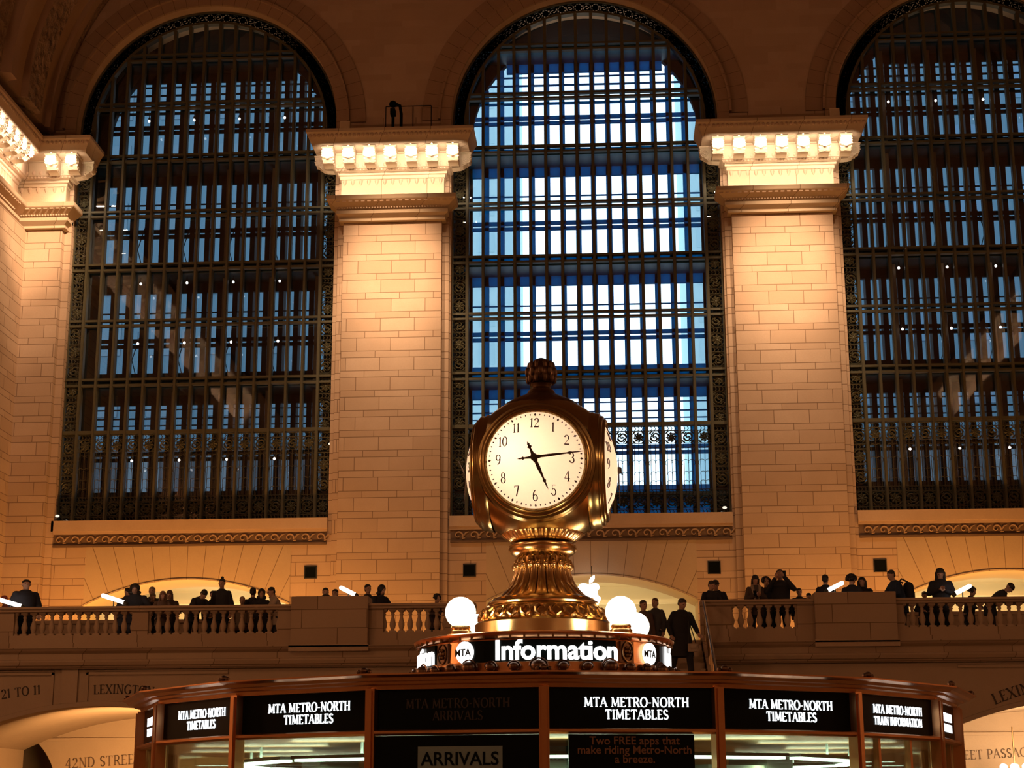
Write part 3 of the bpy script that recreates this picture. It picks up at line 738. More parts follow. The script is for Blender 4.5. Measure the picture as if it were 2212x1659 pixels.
tower('low_building', -46, -11.8, 78, 88, 18.5, (.012, .018, .026), 'low dark building seen through the lowest panes of the left window', (.03, .05, .07))
tower('low_building', 10.2, 50, 78, 88, 18.5, (.012, .018, .026), 'low dark building seen through the lowest panes of the right window', (.03, .05, .07))
# ------------------------------------------------------------------ balcony, lower arches
LZC, LK, LHW = 4.05, .06, 3.8
def lowtop(dx): return LZC - LK * dx * dx
LXC = [-12.35, XC, 11.4]
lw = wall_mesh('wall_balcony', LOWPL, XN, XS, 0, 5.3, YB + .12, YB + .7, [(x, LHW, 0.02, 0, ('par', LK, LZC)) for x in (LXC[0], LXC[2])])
struct(lw, 'stone front of the balcony with wide low arches and carved lettering', 'wall')
m = MB(); m.box(XN, YB + .12, 5.2, -3.3, YW, FL); m.box(2.34, YB + .12, 5.2, XS, YW, FL); m.box(-3.3, 41.0, 5.2, 2.34, YW, FL); struct(m.build('floor_balcony', LOWPL), 'stone floor of the balcony', 'floor')
# ledge mouldings along the balcony front
m = MB()
PR = [(0, 4.93), (.03, 4.95), (.03, 5.0), (.1, 5.02), (.14, 5.1), (.14, 5.14), (.06, 5.16), (.06, 5.3), (.16, 5.36), (.2, 5.4), (.2, 5.44), (.0, 5.46)]
for a, b in ((XN, -3.25), (2.3, XS)):
    rings = [[(a, YB + .3, z), (a, YB - o, z), (b, YB - o, z), (b, YB + .3, z)] for o, z in PR]
    m.loft(rings); m.box(a, YB, 4.93, b, YB + .3, 5.46)
m.box(-3.25, YB + .05, 4.93, 2.3, YB + .3, 5.2)
struct(m.build('trim_%d' % tn, LOWER), 'projecting stone ledge under the balustrade', 'moulding'); tn += 1
# framed panels and arch rims
m = MB(); yf = YB + .12
for s, xc in ((-1, LXC[0]), (1, LXC[2])):
    n = 40
    rings = []
    for i in range(n + 1):
        dx = -LHW + 2 * LHW * i / n; z = lowtop(dx); rings.append([(xc + dx, yf - .06, z), (xc + dx, yf - .06, z + .11), (xc + dx, yf + .02, z + .13), (xc + dx, yf + .02, z)])
    m.loft(rings)
    cxp = xc - .8 if s < 0 else xc + .8
    m.box(cxp - .2, yf - .07, lowtop(.8) + .1, cxp + .2, yf + .02, 4.95)          # middle strip
    for q in (-1, 1):                                                             # panel frames
        e = cxp + q * .40; far = cxp + q * 3.9
        m.box(min(e, e + q * .06), yf - .05, lowtop(e - xc) + .08, max(e, e + q * .06), yf + .02, 4.86)
        m.box(min(e, far), yf - .05, 4.80, max(e, far), yf + .02, 4.86)
        m.box(min(e, far), yf - .03, 4.88, max(e, far), yf + .02, 4.91)
struct(m.build('trim_%d' % tn, LOWPL), 'raised stone frames around the lettered panels', 'moulding'); tn += 1
def flat(x0, z0, y, slope=0.0, curve=0.0, ref=0.0):
    def f(x, yy, d):
        a = slope + 2 * curve * (x0 + x - ref); b = math.atan(a)
        zz = z0 + slope * x + curve * ((x0 + x - ref) ** 2 - (x0 - ref) ** 2)
        return (x0 + x - yy * sin(b), y - d, zz + yy * cos(b))
    return f
def inscription(name, text, x0, z0, y, size, label, slope=0, curve=0, ref=0, m_=CUT, gap=.1):
    q, w = serif_quads(text, size, .15, .06, gap)
    q2 = []
    o = letters(name, q, flat(x0, z0, y, slope, curve, ref), m_, None, .012)
    return tag(o, label, 'lettering')
inscription('carved_lettering', 'TRACKS 121 TO 11'[8:] if False else '21 TO 11', -14.83, 4.235, yf, .215, 'dark letters 21 TO 11 on the left stone panel', curve=-.045, ref=-13.0)
inscription('carved_lettering', 'LEXINGTON', -12.55, 4.335, yf, .215, 'dark letters of LEXINGTON partly hidden behind the kiosk corner', curve=-.062, ref=-12.1)
inscription('carved_lettering', 'LEXINGTON', 9.12, 3.93, yf, .25, 'dark letters beginning LEXI on the right stone panel', slope=.0, curve=-.09, ref=11.3)
# rooms behind the low arches
YI = 47.0
for s, xc, nm in ((-1, LXC[0], 'left'), (1, LXC[2], 'right')):
    o = wall_mesh('wall_passage_' + nm, LOWPL, xc - 5.2, xc + 5.2, 0, 5.2, YI, YI + .4, [(xc - 4.6 if s < 0 else xc + 4.6, 1.75, 0.02, 2.1, 'semi'), (xc + .8, 2.0, .02, 1.6, ('seg', .6))] if s < 0 else [(xc - .2, 2.3, .02, 1.6, ('seg', .6))])
    struct(o, 'inner stone wall of the %s passage with arched doorways' % nm, 'wall')
    m = MB(); n = 24; ra = []
    for i in range(n + 1):
        dx = -LHW + 2 * LHW * i / n; z = lowtop(dx) - .02; ra.append((xc + dx, z))
    for (xa, za), (xb, zb) in zip(ra[:-1], ra[1:]): m.add([(xa, YB + .7, za + .04), (xb, YB + .7, zb + .04), (xb, YI, zb + .04), (xa, YI, za + .04)], [(0, 1, 2, 3)])
    m.box(xc - LHW - .2, YB + .7, 0, xc - LHW, YI, 5.2); m.box(xc + LHW, YB + .7, 0, xc + LHW + .2, YI, 5.2)
    struct(m.build('ceiling_passage_' + nm, LOWPL, smooth=True, angle=30), 'curved plaster ceiling of the %s passage' % nm, 'ceiling')
    m = MB(); m.box(xc - LHW, YI - .06, 3.44, xc + LHW, YI, 3.52); struct(m.build('trim_%d' % tn, LOWPL), 'string line on the %s passage wall' % nm, 'moulding'); tn += 1
    area('passage_light', (xc + .5, YB + 1.0, 2.2), 2.5, 420 if s < 0 else 520, (1, .56, .22) if s < 0 else (1, .68, .38), (0, .9, .25), 1.2)
    m = MB(); m.box(xc - 6, YI + 3, 0, xc + 6, YI + 3.3, 5.2); struct(m.build('wall_back_' + nm, LOWPL), 'dim back wall beyond the %s doorways' % nm, 'wall')
inscription('wall_lettering', '42ND STREET PASSAGE', -14.95, 2.70, YI, .265, 'dark letters 42ND STREET on the inner wall of the left archway', slope=.06, m_=mat('wall_ink', (.12, .07, .04), .8), gap=.10)
inscription('wall_lettering', 'STREET PASSAGE', 10.07 - serif_quads('STREET P', .235, gap=.10)[1] + .6 * .235, 2.78, YI, .235, 'letters ending EET PASSAG on the inner wall of the right archway', slope=.045, m_=MT['wall_ink'], gap=.10)
ch = thing('chandelier', (10.45, 45.6, 2.2), 'glowing chandelier of globes inside the right archway', 'chandelier')
m = MB(); m.tube([(10.45, 45.6, 3.6), (10.45, 45.6, 2.3)], .02, 6); m.lathe([(.02, 0), (.12, .03), (.05, .1), (.03, .3)], (10.45, 45.6, 2.3), 12)
for k in range(6): a = k * PI / 3 + .2; m.tube([(10.45, 45.6, 2.4), (10.45 + .2 * cos(a), 45.6 + .2 * sin(a), 2.34), (10.45 + .32 * cos(a), 45.6 + .32 * sin(a), 2.48)], .014, 5)
m.build('frame', BRASSD, ch, smooth=True)
for k in range(6):
    a = k * PI / 3 + .2; m = MB(); m.sphere((10.45 + .32 * cos(a), 45.6 + .32 * sin(a), 2.58), .085, 12, 8); m.build('globe', LAMPW, ch, smooth=True)
point('chandelier_light', (10.45, 45.6, 2.2), 60, (1, .8, .5), .2)

# passages behind the segmental arches at balcony level
for i, x in enumerate(WX):
    nm = ('left', 'middle', 'right')[i]
    m = MB(); m.box(x - 3.7, 61, 5.2, x + 3.7, 61.3, 9.7); struct(m.build('wall_gallery_' + nm, CREAM), 'cream back wall of the %s gallery passage' % nm, 'wall')
    m = MB(); m.box(x - 3.8, YO + .02, FL - .2, x + 3.8, 61.2, FL); m.box(x - 3.8, YO + .02, 9.3, x + 3.8, 61.2, 9.7)
    m.box(x - 3.9, YO + .02, FL, x - 3.7, 61.2, 9.7); m.box(x + 3.7, YO + .02, FL, x + 3.9, 61.2, 9.7)
    m.box(x - 3.7, 58.9, 8.45, x + 3.7, 59.1, 8.6); m.box(x - 3.7, 57, 9.2, x + 3.7, 57.3, 9.3)
    struct(m.build('ceiling_gallery_' + nm, CREAM), 'cream ceiling and sides of the %s gallery passage' % nm, 'ceiling')
    area('gallery_light', (x, 57.6, 6.6), 4.5, (170, 130, 150)[i], (1, .86, .58), (0, .25, 1), 2.5)
    for k, (dx, dy) in enumerate([(-.4, 56.5), (.3, 58.0)] if i != 1 else []):
        sx = x + dx + (1.0 if i == 0 else -.2); d = thing('downlight', (sx, dy, 9.28), 'small round ceiling light %s inside the %s arch' % (('nearer', 'farther')[k], nm), 'light')
        m = MB(); m.lathe([(.10, 0), (.10, .04)], (sx, dy, 9.24), 16); m.build('rim', CREAM, d); m = MB(); m.lathe([(.07, 0), (.07, .01)], (sx, dy, 9.235), 16); m.build('lens', LAMPW, d)

# balustrade
def baluster_mb():
    m = MB(); P = [(.075, 0), (.075, .05), (.05, .06), (.045, .09), (.06, .12), (.075, .17), (.078, .22), (.06, .29), (.038, .37), (.034, .42), (.05, .44), (.05, .46), (.036, .47), (.05, .50), (.068, .515), (.068, .57)]
    m.lathe(P, (0, 0, 0), 14); m.box(-.085, -.085, -.01, .085, .085, .045); m.box(-.08, -.08, .525, .08, .08, .585); return m
bal_me = baluster_mb().build('baluster', LOWPL, smooth=True, angle=50).data; bpy.data.objects.remove(bpy.data.objects['baluster'])
ZB0, ZB1, ZR = 5.76, 6.335, 6.455
def railing(x0, x1, n, label, ends=(0, 0)):
    t = thing('stone_balustrade', ((x0 + x1) / 2, YB, FL), label, 'balustrade', 'stone balustrade sections along the balcony')
    a, b = x0 - ends[0], x1 + ends[1]
    m = MB(); m.box(a, YB - .02, ZB1, b, YB + .36, ZR - .05); m.box(a, YB - .08, ZR - .06, b, YB + .42, ZR); m.build('handrail', LOWPL, t, bevel=.012)
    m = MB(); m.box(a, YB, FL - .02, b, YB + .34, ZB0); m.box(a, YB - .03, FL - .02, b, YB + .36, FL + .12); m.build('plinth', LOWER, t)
    if ends[0]: m = MB(); m.box(a, YB + .03, ZB0, x0, YB + .31, ZB1); m.build('pedestal', LOWER, t)
    if ends[1]: m = MB(); m.box(x1, YB + .03, ZB0, b, YB + .31, ZB1); m.build('pedestal', LOWER, t)
    for i in range(n + 1):
        x = x0 + (x1 - x0) * i / n; o = bpy.data.objects.new('baluster', bal_me); COL.objects.link(o); o.parent = t
        o.location = Vector((x, YB + .17, ZB0)) - Vector(t.location)
    return t
railing(-14.62, -11.67, 13, 'long balustrade section at the far left, first from the left', (4.7, .2))
railing(-11.27, -8.05, 14, 'balustrade section just left of the taller left pier', (.2, .35))
railing(-5.457, -3.95, 7, 'short balustrade section between left pier and kiosk globe', (.36, .75))
railing(2.99, 4.56, 7, 'short balustrade section right of the stair opening', (.75, .40))
railing(7.09, 10.31, 14, 'balustrade section just right of the taller right pier', (.2, .2))
railing(10.7, 13.7, 13, 'balustrade section at the far right edge', (.19, 4.6))
for a, b, z, nm in ((-7.70, -5.81, 6.635, 'left'), (4.96, 6.90, 6.60, 'right')):
    t = thing('stone_pier', ((a + b) / 2, YB, FL), 'tall plain stone pier interrupting the balustrade, %s of the clock' % nm, 'pier')
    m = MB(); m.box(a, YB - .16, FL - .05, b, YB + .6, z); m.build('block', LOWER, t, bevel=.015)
    m = MB(); m.box(a - .03, YB - .2, 5.3, b + .03, YB + .6, FL + .02); m.build('base', LOWPL, t)
for a, b, nm in ((-16.3, -8.3, 'left'), (7.1, 13.5, 'right')):
    t = thing('inner_parapet', ((a + b) / 2, 46.5, FL), 'plain stone parapet on the balcony seen through the far %s balusters' % nm, 'parapet')
    m = MB(); m.box(a, 46.5, FL, b, 46.75, FL + 1.15); m.build('wall', LOWPL, t); m = MB(); m.box(a - .05, 46.44, FL + 1.15, b + .05, 46.81, FL + 1.25); m.build('coping', LOWPL, t, bevel=.01)
# stair between the two halves of the balcony
st = thing('grand_staircase', (-.48, 38, 0), 'wide stone stair rising to the balcony behind the clock', 'staircase')
m = MB(); NS = 34
for i in range(NS):
    z = FL - (i + 0) * FL / NS; y = 41.0 - i * .33; m.box(-3.2, y - .33, max(0, z - .5), 2.2, y + .02, z)
m.build('steps', LOWPL, st)
for sx in (-3.35, 2.24):
    m = MB(); poly = [(sx, 41.0, 0), (sx, 41.0, FL + .15), (sx, 41.0 - NS * .33, .3), (sx, 41.0 - NS * .33, 0)]
    m.extrude(poly, (0, 0, 0), (.15, 0, 0)); m.build('stringer', LOWER, st)
    m = MB(); dy = 11.22; y0 = 41.0
    m.tube([(sx + .07, y0, FL + .95), (sx + .07, y0 - 9, FL + .95 - 9 * FL / dy)], .035, 8)
    for k in range(20): y = y0 - k * .45; z = FL - k * .45 * FL / dy; m.tube([(sx + .07, y, z), (sx + .07, y, z + .95)], .014, 5)
    m.build('handrail', BRASSD, st, smooth=True)

# slanted tube lamps standing on the balcony front
def tube_lamp(x, y, z, s, label, L=.36):
    t = thing('tube_lamp', (x, y, z - .2), label, 'lamp', 'slanted white tube lamps on the balcony')
    m = MB(); m.capsule((x - s * L / 2, y, z + .09), (x + s * L / 2, y, z - .09), .05, .05, 12); m.build('tube', LAMPW, t, smooth=True)
    m = MB(); m.tube([(x, y, z - .02), (x, y, z - .2)], .015, 6); m.lathe([(.07, 0), (.07, .02)], (x, y, z - .2), 12)
    m.capsule((x + s * L * .5, y, z - .09), (x + s * L * .58, y, z - .12), .055, .055, 10); m.build('bracket', BRONZE_D, t)
tube_lamp(-6.32, YB, 6.76, 1, 'slanted white tube lamp on top of the left pier')
tube_lamp(5.48, YB, 6.74, -1, 'slanted white tube lamp on top of the right pier')
tube_lamp(-12.2, YB + .2, 6.66, 1, 'long slanted white tube lamp on the rail near the left arch', .55)
tube_lamp(-14.8, YB + .2, 6.49 + .1, 1, 'slanted white tube lamp at the left edge of the rail', .6)
tube_lamp(8.55, YB + .2, 6.66, -1, 'slanted white tube lamp on the rail beside the long-haired woman')

# small fixtures near the windows and above the cornices
for x, nm in ((-8.25, 'left'), (7.55, 'right')):
    t = thing('speaker_box', (x, 51.3, 23.03), 'small pale box sitting on the %s pilaster cornice' % nm, 'speaker')
    m = MB(); m.box(x - .16, 51.1, 23.03, x + .16, 51.4, 23.34); m.build('cabinet', mat('pale_box', (.55, .40, .24), .7), t, bevel=.01)
    m = MB(); m.box(x - .13, 51.09, 23.07, x + .13, 51.1, 23.30); m.build('grille', mat('pale_box2', (.48, .34, .2), .7), t)
t = thing('camera_mast', (-6.6, 51.4, 23.03), 'dark camera on a curved mast on the left pilaster cornice', 'camera')
m = MB(); m.tube([(-6.72, 51.4, 23.03), (-6.72, 51.4, 23.7)], .05, 8); m.tube([(-6.45, 51.4, 23.03), (-6.45, 51.4, 23.65), (-6.5, 51.4, 23.95), (-6.62, 51.4, 24.0)], .05, 8); m.build('mast', VENT, t, smooth=True)
m = MB(); m.sphere((-6.72, 51.35, 23.98), .13, 12, 8, (1, 1, .9)); m.box(-6.8, 51.25, 23.6, -6.64, 51.5, 23.8); m.sphere((-6.72, 51.35, 23.72), .1, 10, 6); m.build('camera_head', VENT, t, smooth=True)
m = MB()
for x in (-7.0, -6.1, -5.5): m.tube([(x, 51.7, 23.03), (x, 51.7, 24.05)], .015, 5)
m.tube([(-7.0, 51.7, 24.05), (-5.5, 51.7, 24.05)], .015, 5); m.build('guard_rail', VENT, t)
for x, z, nm in ((-17.5, 10.68, 'left end of the left window sill'), (3.72, 10.66, 'right end of the middle window sill'), (-8.75, 12.9, 'right jamb of the left window')):
    t = thing('spot_lamp', (x, YW + .2, z), 'tiny white spot lamp at the ' + nm, 'lamp')
    m = MB(); m.tube([(x, YW + .25, z - .16), (x, YW + .2, z)], .015, 5); m.build('stand', BRONZE_D, t)
    m = MB(); m.sphere((x, YW + .18, z + .03), .06, 8, 6, (1.2, 1, .7)); m.build('lamp_head', mat('spot_head', (.9, .8, .68), .5, 0, (1, .9, .75), 1.0), t, smooth=True)

# hanging fruit-shaped illuminated sign under the middle arch
t = thing('hanging_sign', (-.54, 51.6, 7.9), 'glowing white apple-shaped sign with a bite hanging in the middle arch', 'sign')
half = [(0, -.40), (.10, -.44), (.20, -.43), (.30, -.33), (.385, -.17), (.42, .02), (.40, .2), (.32, .33), (.20, .37), (.09, .345), (0, .31)]
bite = []
for x, z in half: bite.append((x, z))
R_ = [(0, -.40), (.10, -.44), (.20, -.43), (.29, -.35), (.37, -.20), (.385, -.13), (.31, -.07), (.275, .02), (.285, .12), (.345, .20), (.355, .22), (.31, .32), (.20, .37), (.09, .345), (0, .31)]
L_ = [(-x, z) for x, z in reversed(half)][1:-1]
P = [(a * .9, b * .9) for a, b in R_ + L_]
def sg(x, z): return (-.54 + x, 51.6, 7.9 + z)
m = MB(); m.extrude([sg(a, b) for a, b in P], (0, -.05, 0), (0, .05, 0)); m.build('fruit', LOGO, t)
leaf = [(.0, .36), (.0, .46), (.05, .55), (.13, .61), (.19, .62), (.19, .54), (.15, .45), (.08, .385)]
m = MB(); m.extrude([sg(a * .9, b * .9) for a, b in leaf], (0, -.05, 0), (0, .05, 0)); m.build('leaf', LOGO, t)
m = MB(); m.tube([(-.46, 51.62, 8.3), (-.46, 51.62, 8.75), (-.46, 52.5, 8.85)], .012, 5); m.build('hanger', BRONZE_D, t)
# ------------------------------------------------------------------ information kiosk
KX, KY, KR, KN = -.4073, 11.3074, 2.6, 18
PH = -PI / 2 + .0304
def kv(i, r=KR): a = PH + (i - 3) * 2 * PI / KN; return (KX + r * cos(a), KY + r * sin(a))
kio = thing('information_kiosk', (KX, KY, 0), 'many-sided copper framed information booth with black lit sign panels', 'kiosk')
def ngon(mb, prof, closed=True):
    rings = []
    for r, z in prof: rings.append([(*kv(i, r), z) for i in range(KN)])
    mb.loft(rings)
m = MB(); ngon(m, [(2.50, 2.19), (2.61, 2.195), (2.615, 2.215), (2.65, 2.22), (2.655, 2.232), (2.69, 2.235), (2.70, 2.25), (2.73, 2.262), (2.73, 2.27), (2.5, 2.275), (1.0, 2.36), (.2, 2.36)]); m.build('cornice', COPPER, kio)
m = MB(); ngon(m, [(2.56, 1.962), (2.615, 1.962), (2.63, 1.972), (2.63, 1.985), (2.61, 1.992), (2.56, 1.992)]); m.build('transom_rail', COPPER, kio)
m = MB(); ngon(m, [(2.5, 0), (2.7, 0), (2.7, .15), (2.62, .18), (2.62, 1.0), (2.75, 1.02), (2.75, 1.08), (2.5, 1.08)]); m.build('counter_base', COPPER, kio)
m = MB(); ngon(m, [(.2, 2.14), (2.5, 2.14), (2.5, 2.19), (.2, 2.19)]); m.build('inner_ceiling', KIN, kio)
m = MB(); m.lathe([(.85, 0), (.85, 2.1)], (KX, KY, .02), 24); m.build('inner_core', KIN, kio)
for i in range(KN):
    m = MB(); x, y = kv(i, 2.615); a = PH + (i - 3) * 2 * PI / KN
    M_ = Matrix.Translation((x, y, 0)) @ Matrix.Rotation(a, 4, 'Z')
    m.box(-.05, -.026, 1.08, .012, .026, 2.2, M_); m.box(.0, -.014, 1.1, .024, .014, 2.19, M_)
    m.build('post', COPPER, kio)
    # little scroll crest at each corner of the cornice
    x, y = kv(i, 2.70); m = MB()
    m.sphere((x, y, 2.285), .022, 8, 6, (1, 1, .8)); 
    for s in (-1, 1): m.sphere((x - s * .03 * sin(a), y + s * .03 * cos(a), 2.28), .013, 6, 5)
    m.build('corner_crest', FINIAL, kio, smooth=True)
NAMES = {-1: 2, 0: 1, 1: 1, 2: 3, 3: 1, 4: 1, 5: 2, 6: 2}
DIM = mat('unlit_letter', (.030, .018, .012), .5)
for i in range(KN):
    j = (i if i < 12 else i - KN)
    (xa, ya), (xb, yb) = kv(j), kv(j + 1); A = Vector((xa, ya, 0)); B = Vector((xb, yb, 0)); U = (B - A).normalized(); Nn = Vector((U.y, -U.x, 0)); L = (B - A).length; C_ = (A + B) / 2
    def mp(x, y, d, C_=C_, U=U, Nn=Nn, z0=2.0965, k=.0): return tuple(C_ + U * x + Vector((0, 0, z0 + y)) + Nn * (d - .012))
    m = MB(); m.loft([[mp(a, b, -.03) for a, b in ((-L / 2 + .02, -.103), (L / 2 - .02, -.103), (L / 2 - .02, .103), (-L / 2 + .02, .103))], [mp(a, b, 0) for a, b in ((-L / 2 + .02, -.103), (L / 2 - .02, -.103), (L / 2 - .02, .103), (-L / 2 + .02, .103))]])
    pn = m.build('sign_panel', BLACK, kio)
    t_ = NAMES.get(j)
    if t_:
        lines = ('MTA METRO-NORTH', {1: 'TIMETABLES', 2: 'TRAIN INFORMATION', 3: 'ARRIVALS'}[t_]); mm = WHITE_E2 if t_ < 3 else DIM
        qs = []
        for k, ln in enumerate(lines):
            q, w = serif_quads(ln, .047 if len(ln) < 16 else .044, .17, .09, .075)
            ox = (.03 if j != 2 else 0) - w / 2; oy = .002 - k * .062
            qs += [[(x + ox, y + oy) for x, y in qq] for qq in q]
        letters('lettering', qs, mp, mm, pn, .004)
    # window pane below
    m = MB(); m.loft([[mp(a, b, -.02, z0=0) for a, b in ((-L / 2 + .03, 1.08), (L / 2 - .03, 1.08), (L / 2 - .03, 1.965), (-L / 2 + .03, 1.965))], [mp(a, b, -.014, z0=0) for a, b in ((-L / 2 + .03, 1.08), (L / 2 - .03, 1.08), (L / 2 - .03, 1.965), (-L / 2 + .03, 1.965))]])
    m.build('window_pane', KGLASS, kio)
    m = MB()
    ex = (-.44, .44) if j not in (5, 6) else (-.44, -.2, .15, .44)
    for e in ex: m.loft([[mp(e + a, b, -.03, z0=0) for a, b in ((-.012, 1.08), (.012, 1.08), (.012, 1.965), (-.012, 1.965))], [mp(e + a, b, .004, z0=0) for a, b in ((-.012, 1.08), (.012, 1.08), (.012, 1.965), (-.012, 1.965))]])
    m.build('sash_bar', COPPER, kio)
def panel_frame(j, z0):
    (xa, ya), (xb, yb) = kv(j), kv(j + 1); A = Vector((xa, ya, 0)); B = Vector((xb, yb, 0)); U = (B - A).normalized(); Nn = Vector((U.y, -U.x, 0)); C_ = (A + B) / 2
    return (lambda x, y, d: tuple(C_ + U * x + Vector((0, 0, z0 + y)) + Nn * (d + .02))), C_
def board(mb, f, x0, y0, x1, y1, d0, d1):
    mb.loft([[f(a, b, d0) for a, b in ((x0, y0), (x1, y0), (x1, y1), (x0, y1))], [f(a, b, d1) for a, b in ((x0, y0), (x1, y0), (x1, y1), (x0, y1))]])
f, c = panel_frame(2, 1.72)
t = thing('arrivals_board', (c.x, c.y, 1.4), 'black board with grey plate reading ARRIVALS in the kiosk window', 'sign')
m = MB(); board(m, f, -.43, -.6, .43, .24, -.02, -.008); m.build('backing', BLACK, t)
m = MB(); board(m, f, -.20, .065, .24, .185, -.006, 0); m.build('plate', mat('grey_plate', (.20, .27, .27), .6), t)
sans('lettering', 'ARRIVALS', .093, lambda x, y, d: f(x + .02, y + .092, d + .001), BLACK, t, .002, .0015)
f2, c = panel_frame(3, 1.72)
t = thing('app_poster', (c.x, c.y, 1.4), 'black poster in the kiosk window with dim brown text about free apps', 'poster')
m = MB(); board(m, f2, -.33, -.6, .32, .24, -.02, -.008); m.build('sheet', BLACK, t)
sans('lettering', 'Two FREE apps that\nmake riding Metro-North\na breeze.', .057, lambda x, y, d: f2(x + .01, y + .19, d - .006), mat('brown_text', (.22, .10, .05), .6), t, .002, .0006)
# kiosk interior: fluorescent battens, cabinets and a clerk
for k in range(9):
    a0 = -PI / 2 + (k - 4) * rad(30); r = 1.95
    x, y = KX + r * cos(a0), KY + r * sin(a0); dx, dy = -sin(a0), cos(a0)
    nm = ('fourth to the left', 'third to the left', 'second to the left', 'first to the left', 'directly behind the copper posts in front', 'first to the right', 'second to the right', 'third to the right', 'fourth to the right')[k]
    t = thing('fluorescent_light', (x, y, 1.9), 'white fluorescent tube inside the kiosk, ' + nm + (' of the front' if k != 4 else ''), 'lamp', 'fluorescent tubes inside the kiosk')
    m = MB(); m.bar((x - dx * .46, y - dy * .46, 1.868), (x + dx * .46, y + dy * .46, 1.868), .07, .014, up=(0, 0, 1)); m.build('diffuser', TUBE, t)
    m = MB(); m.bar((x - dx * .48, y - dy * .48, 1.885), (x + dx * .48, y + dy * .48, 1.885), .09, .018, up=(0, 0, 1)); m.tube([(x, y, 1.89), (x, y, 2.14)], .008, 5); m.build('housing', mat('housing', (.4, .42, .38), .5), t)
    area('kiosk_light', (x, y, 1.855), .8, 8, (.85, 1, .8), (0, 0, -1), .1)
    area('kiosk_light', (x, y, 1.90), .8, 3.0, (.85, 1, .8), (0, 0, 1), .1)
rnd = random.Random(3)
for k, a0 in enumerate((-2.75, -2.35, -1.95, -1.45, -1.2, -.75, -.4)):
    r = 1.45; x, y = KX + r * cos(a0), KY + r * sin(a0); h = (1.9, 1.8, 1.94, 1.86, 1.93, 1.84, 1.9)[k]
    t = thing('shelf_cabinet', (x, y, 0), 'grey cabinet with shelves inside the kiosk, %s from the left' % ('first', 'second', 'third', 'fourth', 'fifth', 'sixth', 'seventh')[k], 'cabinet', 'cabinets inside the kiosk')
    M_ = Matrix.Translation((x, y, 0)) @ Matrix.Rotation(a0 + PI / 2, 4, 'Z'); m = MB(); m.box(-.26, -.12, 0, .26, .12, h, M_); m.build('body', mat('cab_%d' % (k % 3), [(.22, .24, .17), (.06, .07, .06), (.32, .31, .22)][k % 3], .6), t)
    for q in range(3): m = MB(); m.box(-.22, -.135, 1.45 + q * .13, .22, -.12, 1.55 + q * .13, M_); m.build('drawer_front', mat('cabd_%d' % (q % 2), [(.3, .32, .24), (.12, .13, .1)][q % 2], .5), t)

# ------------------------------------------------------------------ round sign drum on the roof
DR = .83
def ringp(a, r, z): return (KX - .017 + r * cos(a), KY + r * sin(a), z)
sd = thing('round_sign_drum', (KX, KY, 2.36), 'round copper sign drum with glowing Information lettering under the clock', 'sign')
CX0 = KX - .017
m = MB(); m.lathe([(.78, 2.34), (.90, 2.36), (.90, 2.40), (.84, 2.42), (.84, 2.47), (.815, 2.48), (.81, 2.615), (.835, 2.62), (.855, 2.64), (.86, 2.652), (.845, 2.66), (.80, 2.665), (.3, 2.68)], (CX0, KY, 0), 96); m.build('drum', COPPER, sd, smooth=True)
def onring(a0, zc, r=DR): return lambda x, y, d: (CX0 + (r + d) * cos(a0 - PI / 2 + x / r), KY + (r + d) * sin(a0 - PI / 2 + x / r), zc + y)
for q in range(4):
    b = q * PI / 2
    def curved_board(a0, a1, z0, z1, r0, r1, name, mt, n=16):
        mb = MB(); mb.loft([[(CX0 + r * cos(-PI / 2 + a0 + (a1 - a0) * i / n), KY + r * sin(-PI / 2 + a0 + (a1 - a0) * i / n), z) for r, z in ((r0, z0), (r1, z0), (r1, z1), (r0, z1))] for i in range(n + 1)])
        return mb.build(name, mt, sd)
    pb = curved_board(b + rad(-33), b + rad(35), 2.475, 2.607, .80, .826, 'letter_panel', BLACK)
    o = sans('information_lettering', 'Information', .168, onring(b + rad(8.2), 2.487, .83), WHITE_E, pb, .008, .0042)
    lg = MB(); n = 28; f_ = onring(b + rad(-34.3), 2.541, .832)
    lg.loft([[f_(.068 * cos(2 * PI * k / n) , .068 * sin(2 * PI * k / n), d) for k in range(n)] for d in (-.01, .006)]); lo = lg.build('round_logo', WHITE_E, sd)
    sans('logo_lettering', 'MTA', .062, onring(b + rad(-35), 2.519, .839), BLACK, lo, .003, .001)
    # oval rosette panel
    f_ = onring(b + rad(41.3), 2.543, .828); m = MB(); m.tube([f_(.043 * cos(2 * PI * k / 24), .062 * sin(2 * PI * k / 24), .004) for k in range(24)], .004, 5, True)
    for k in range(6): a = k * PI / 3; m.sphere(f_(.02 * cos(a), .026 * sin(a), .004), .011, 6, 5)
    m.sphere(f_(0, 0, .006), .012, 6, 5); m.build('rosette', BRASSD, sd, smooth=True)
    curved_board(b + rad(37.5), b + rad(45), 2.475, 2.607, .80, .827, 'rosette_panel', FINIAL, 4)
for k in range(36):
    a = 2 * PI * k / 36; c = (CX0 + .87 * cos(a), KY + .87 * sin(a), 2.44); w = .036 if k % 3 else .052; m = MB()
    m.sphere(c, w, 10, 6, (1, 1, .8)); m.tube([(c[0] + w * 1.1 * cos(t_) * -sin(a), c[1] + w * 1.1 * cos(t_) * cos(a), c[2] + w * sin(t_) * .95) for t_ in [PI * q / 8 for q in range(9)]], .006, 4)
    m.build('crest', FINIAL, sd, smooth=True)
m = MB()
for k in range(60): a = 2 * PI * k / 60; m.box(CX0 + .845 * cos(a) - .006, KY + .845 * sin(a) - .006, 2.615, CX0 + .845 * cos(a) + .006, KY + .845 * sin(a) + .006, 2.645)
m.build('bead_row', BRASSD, sd)

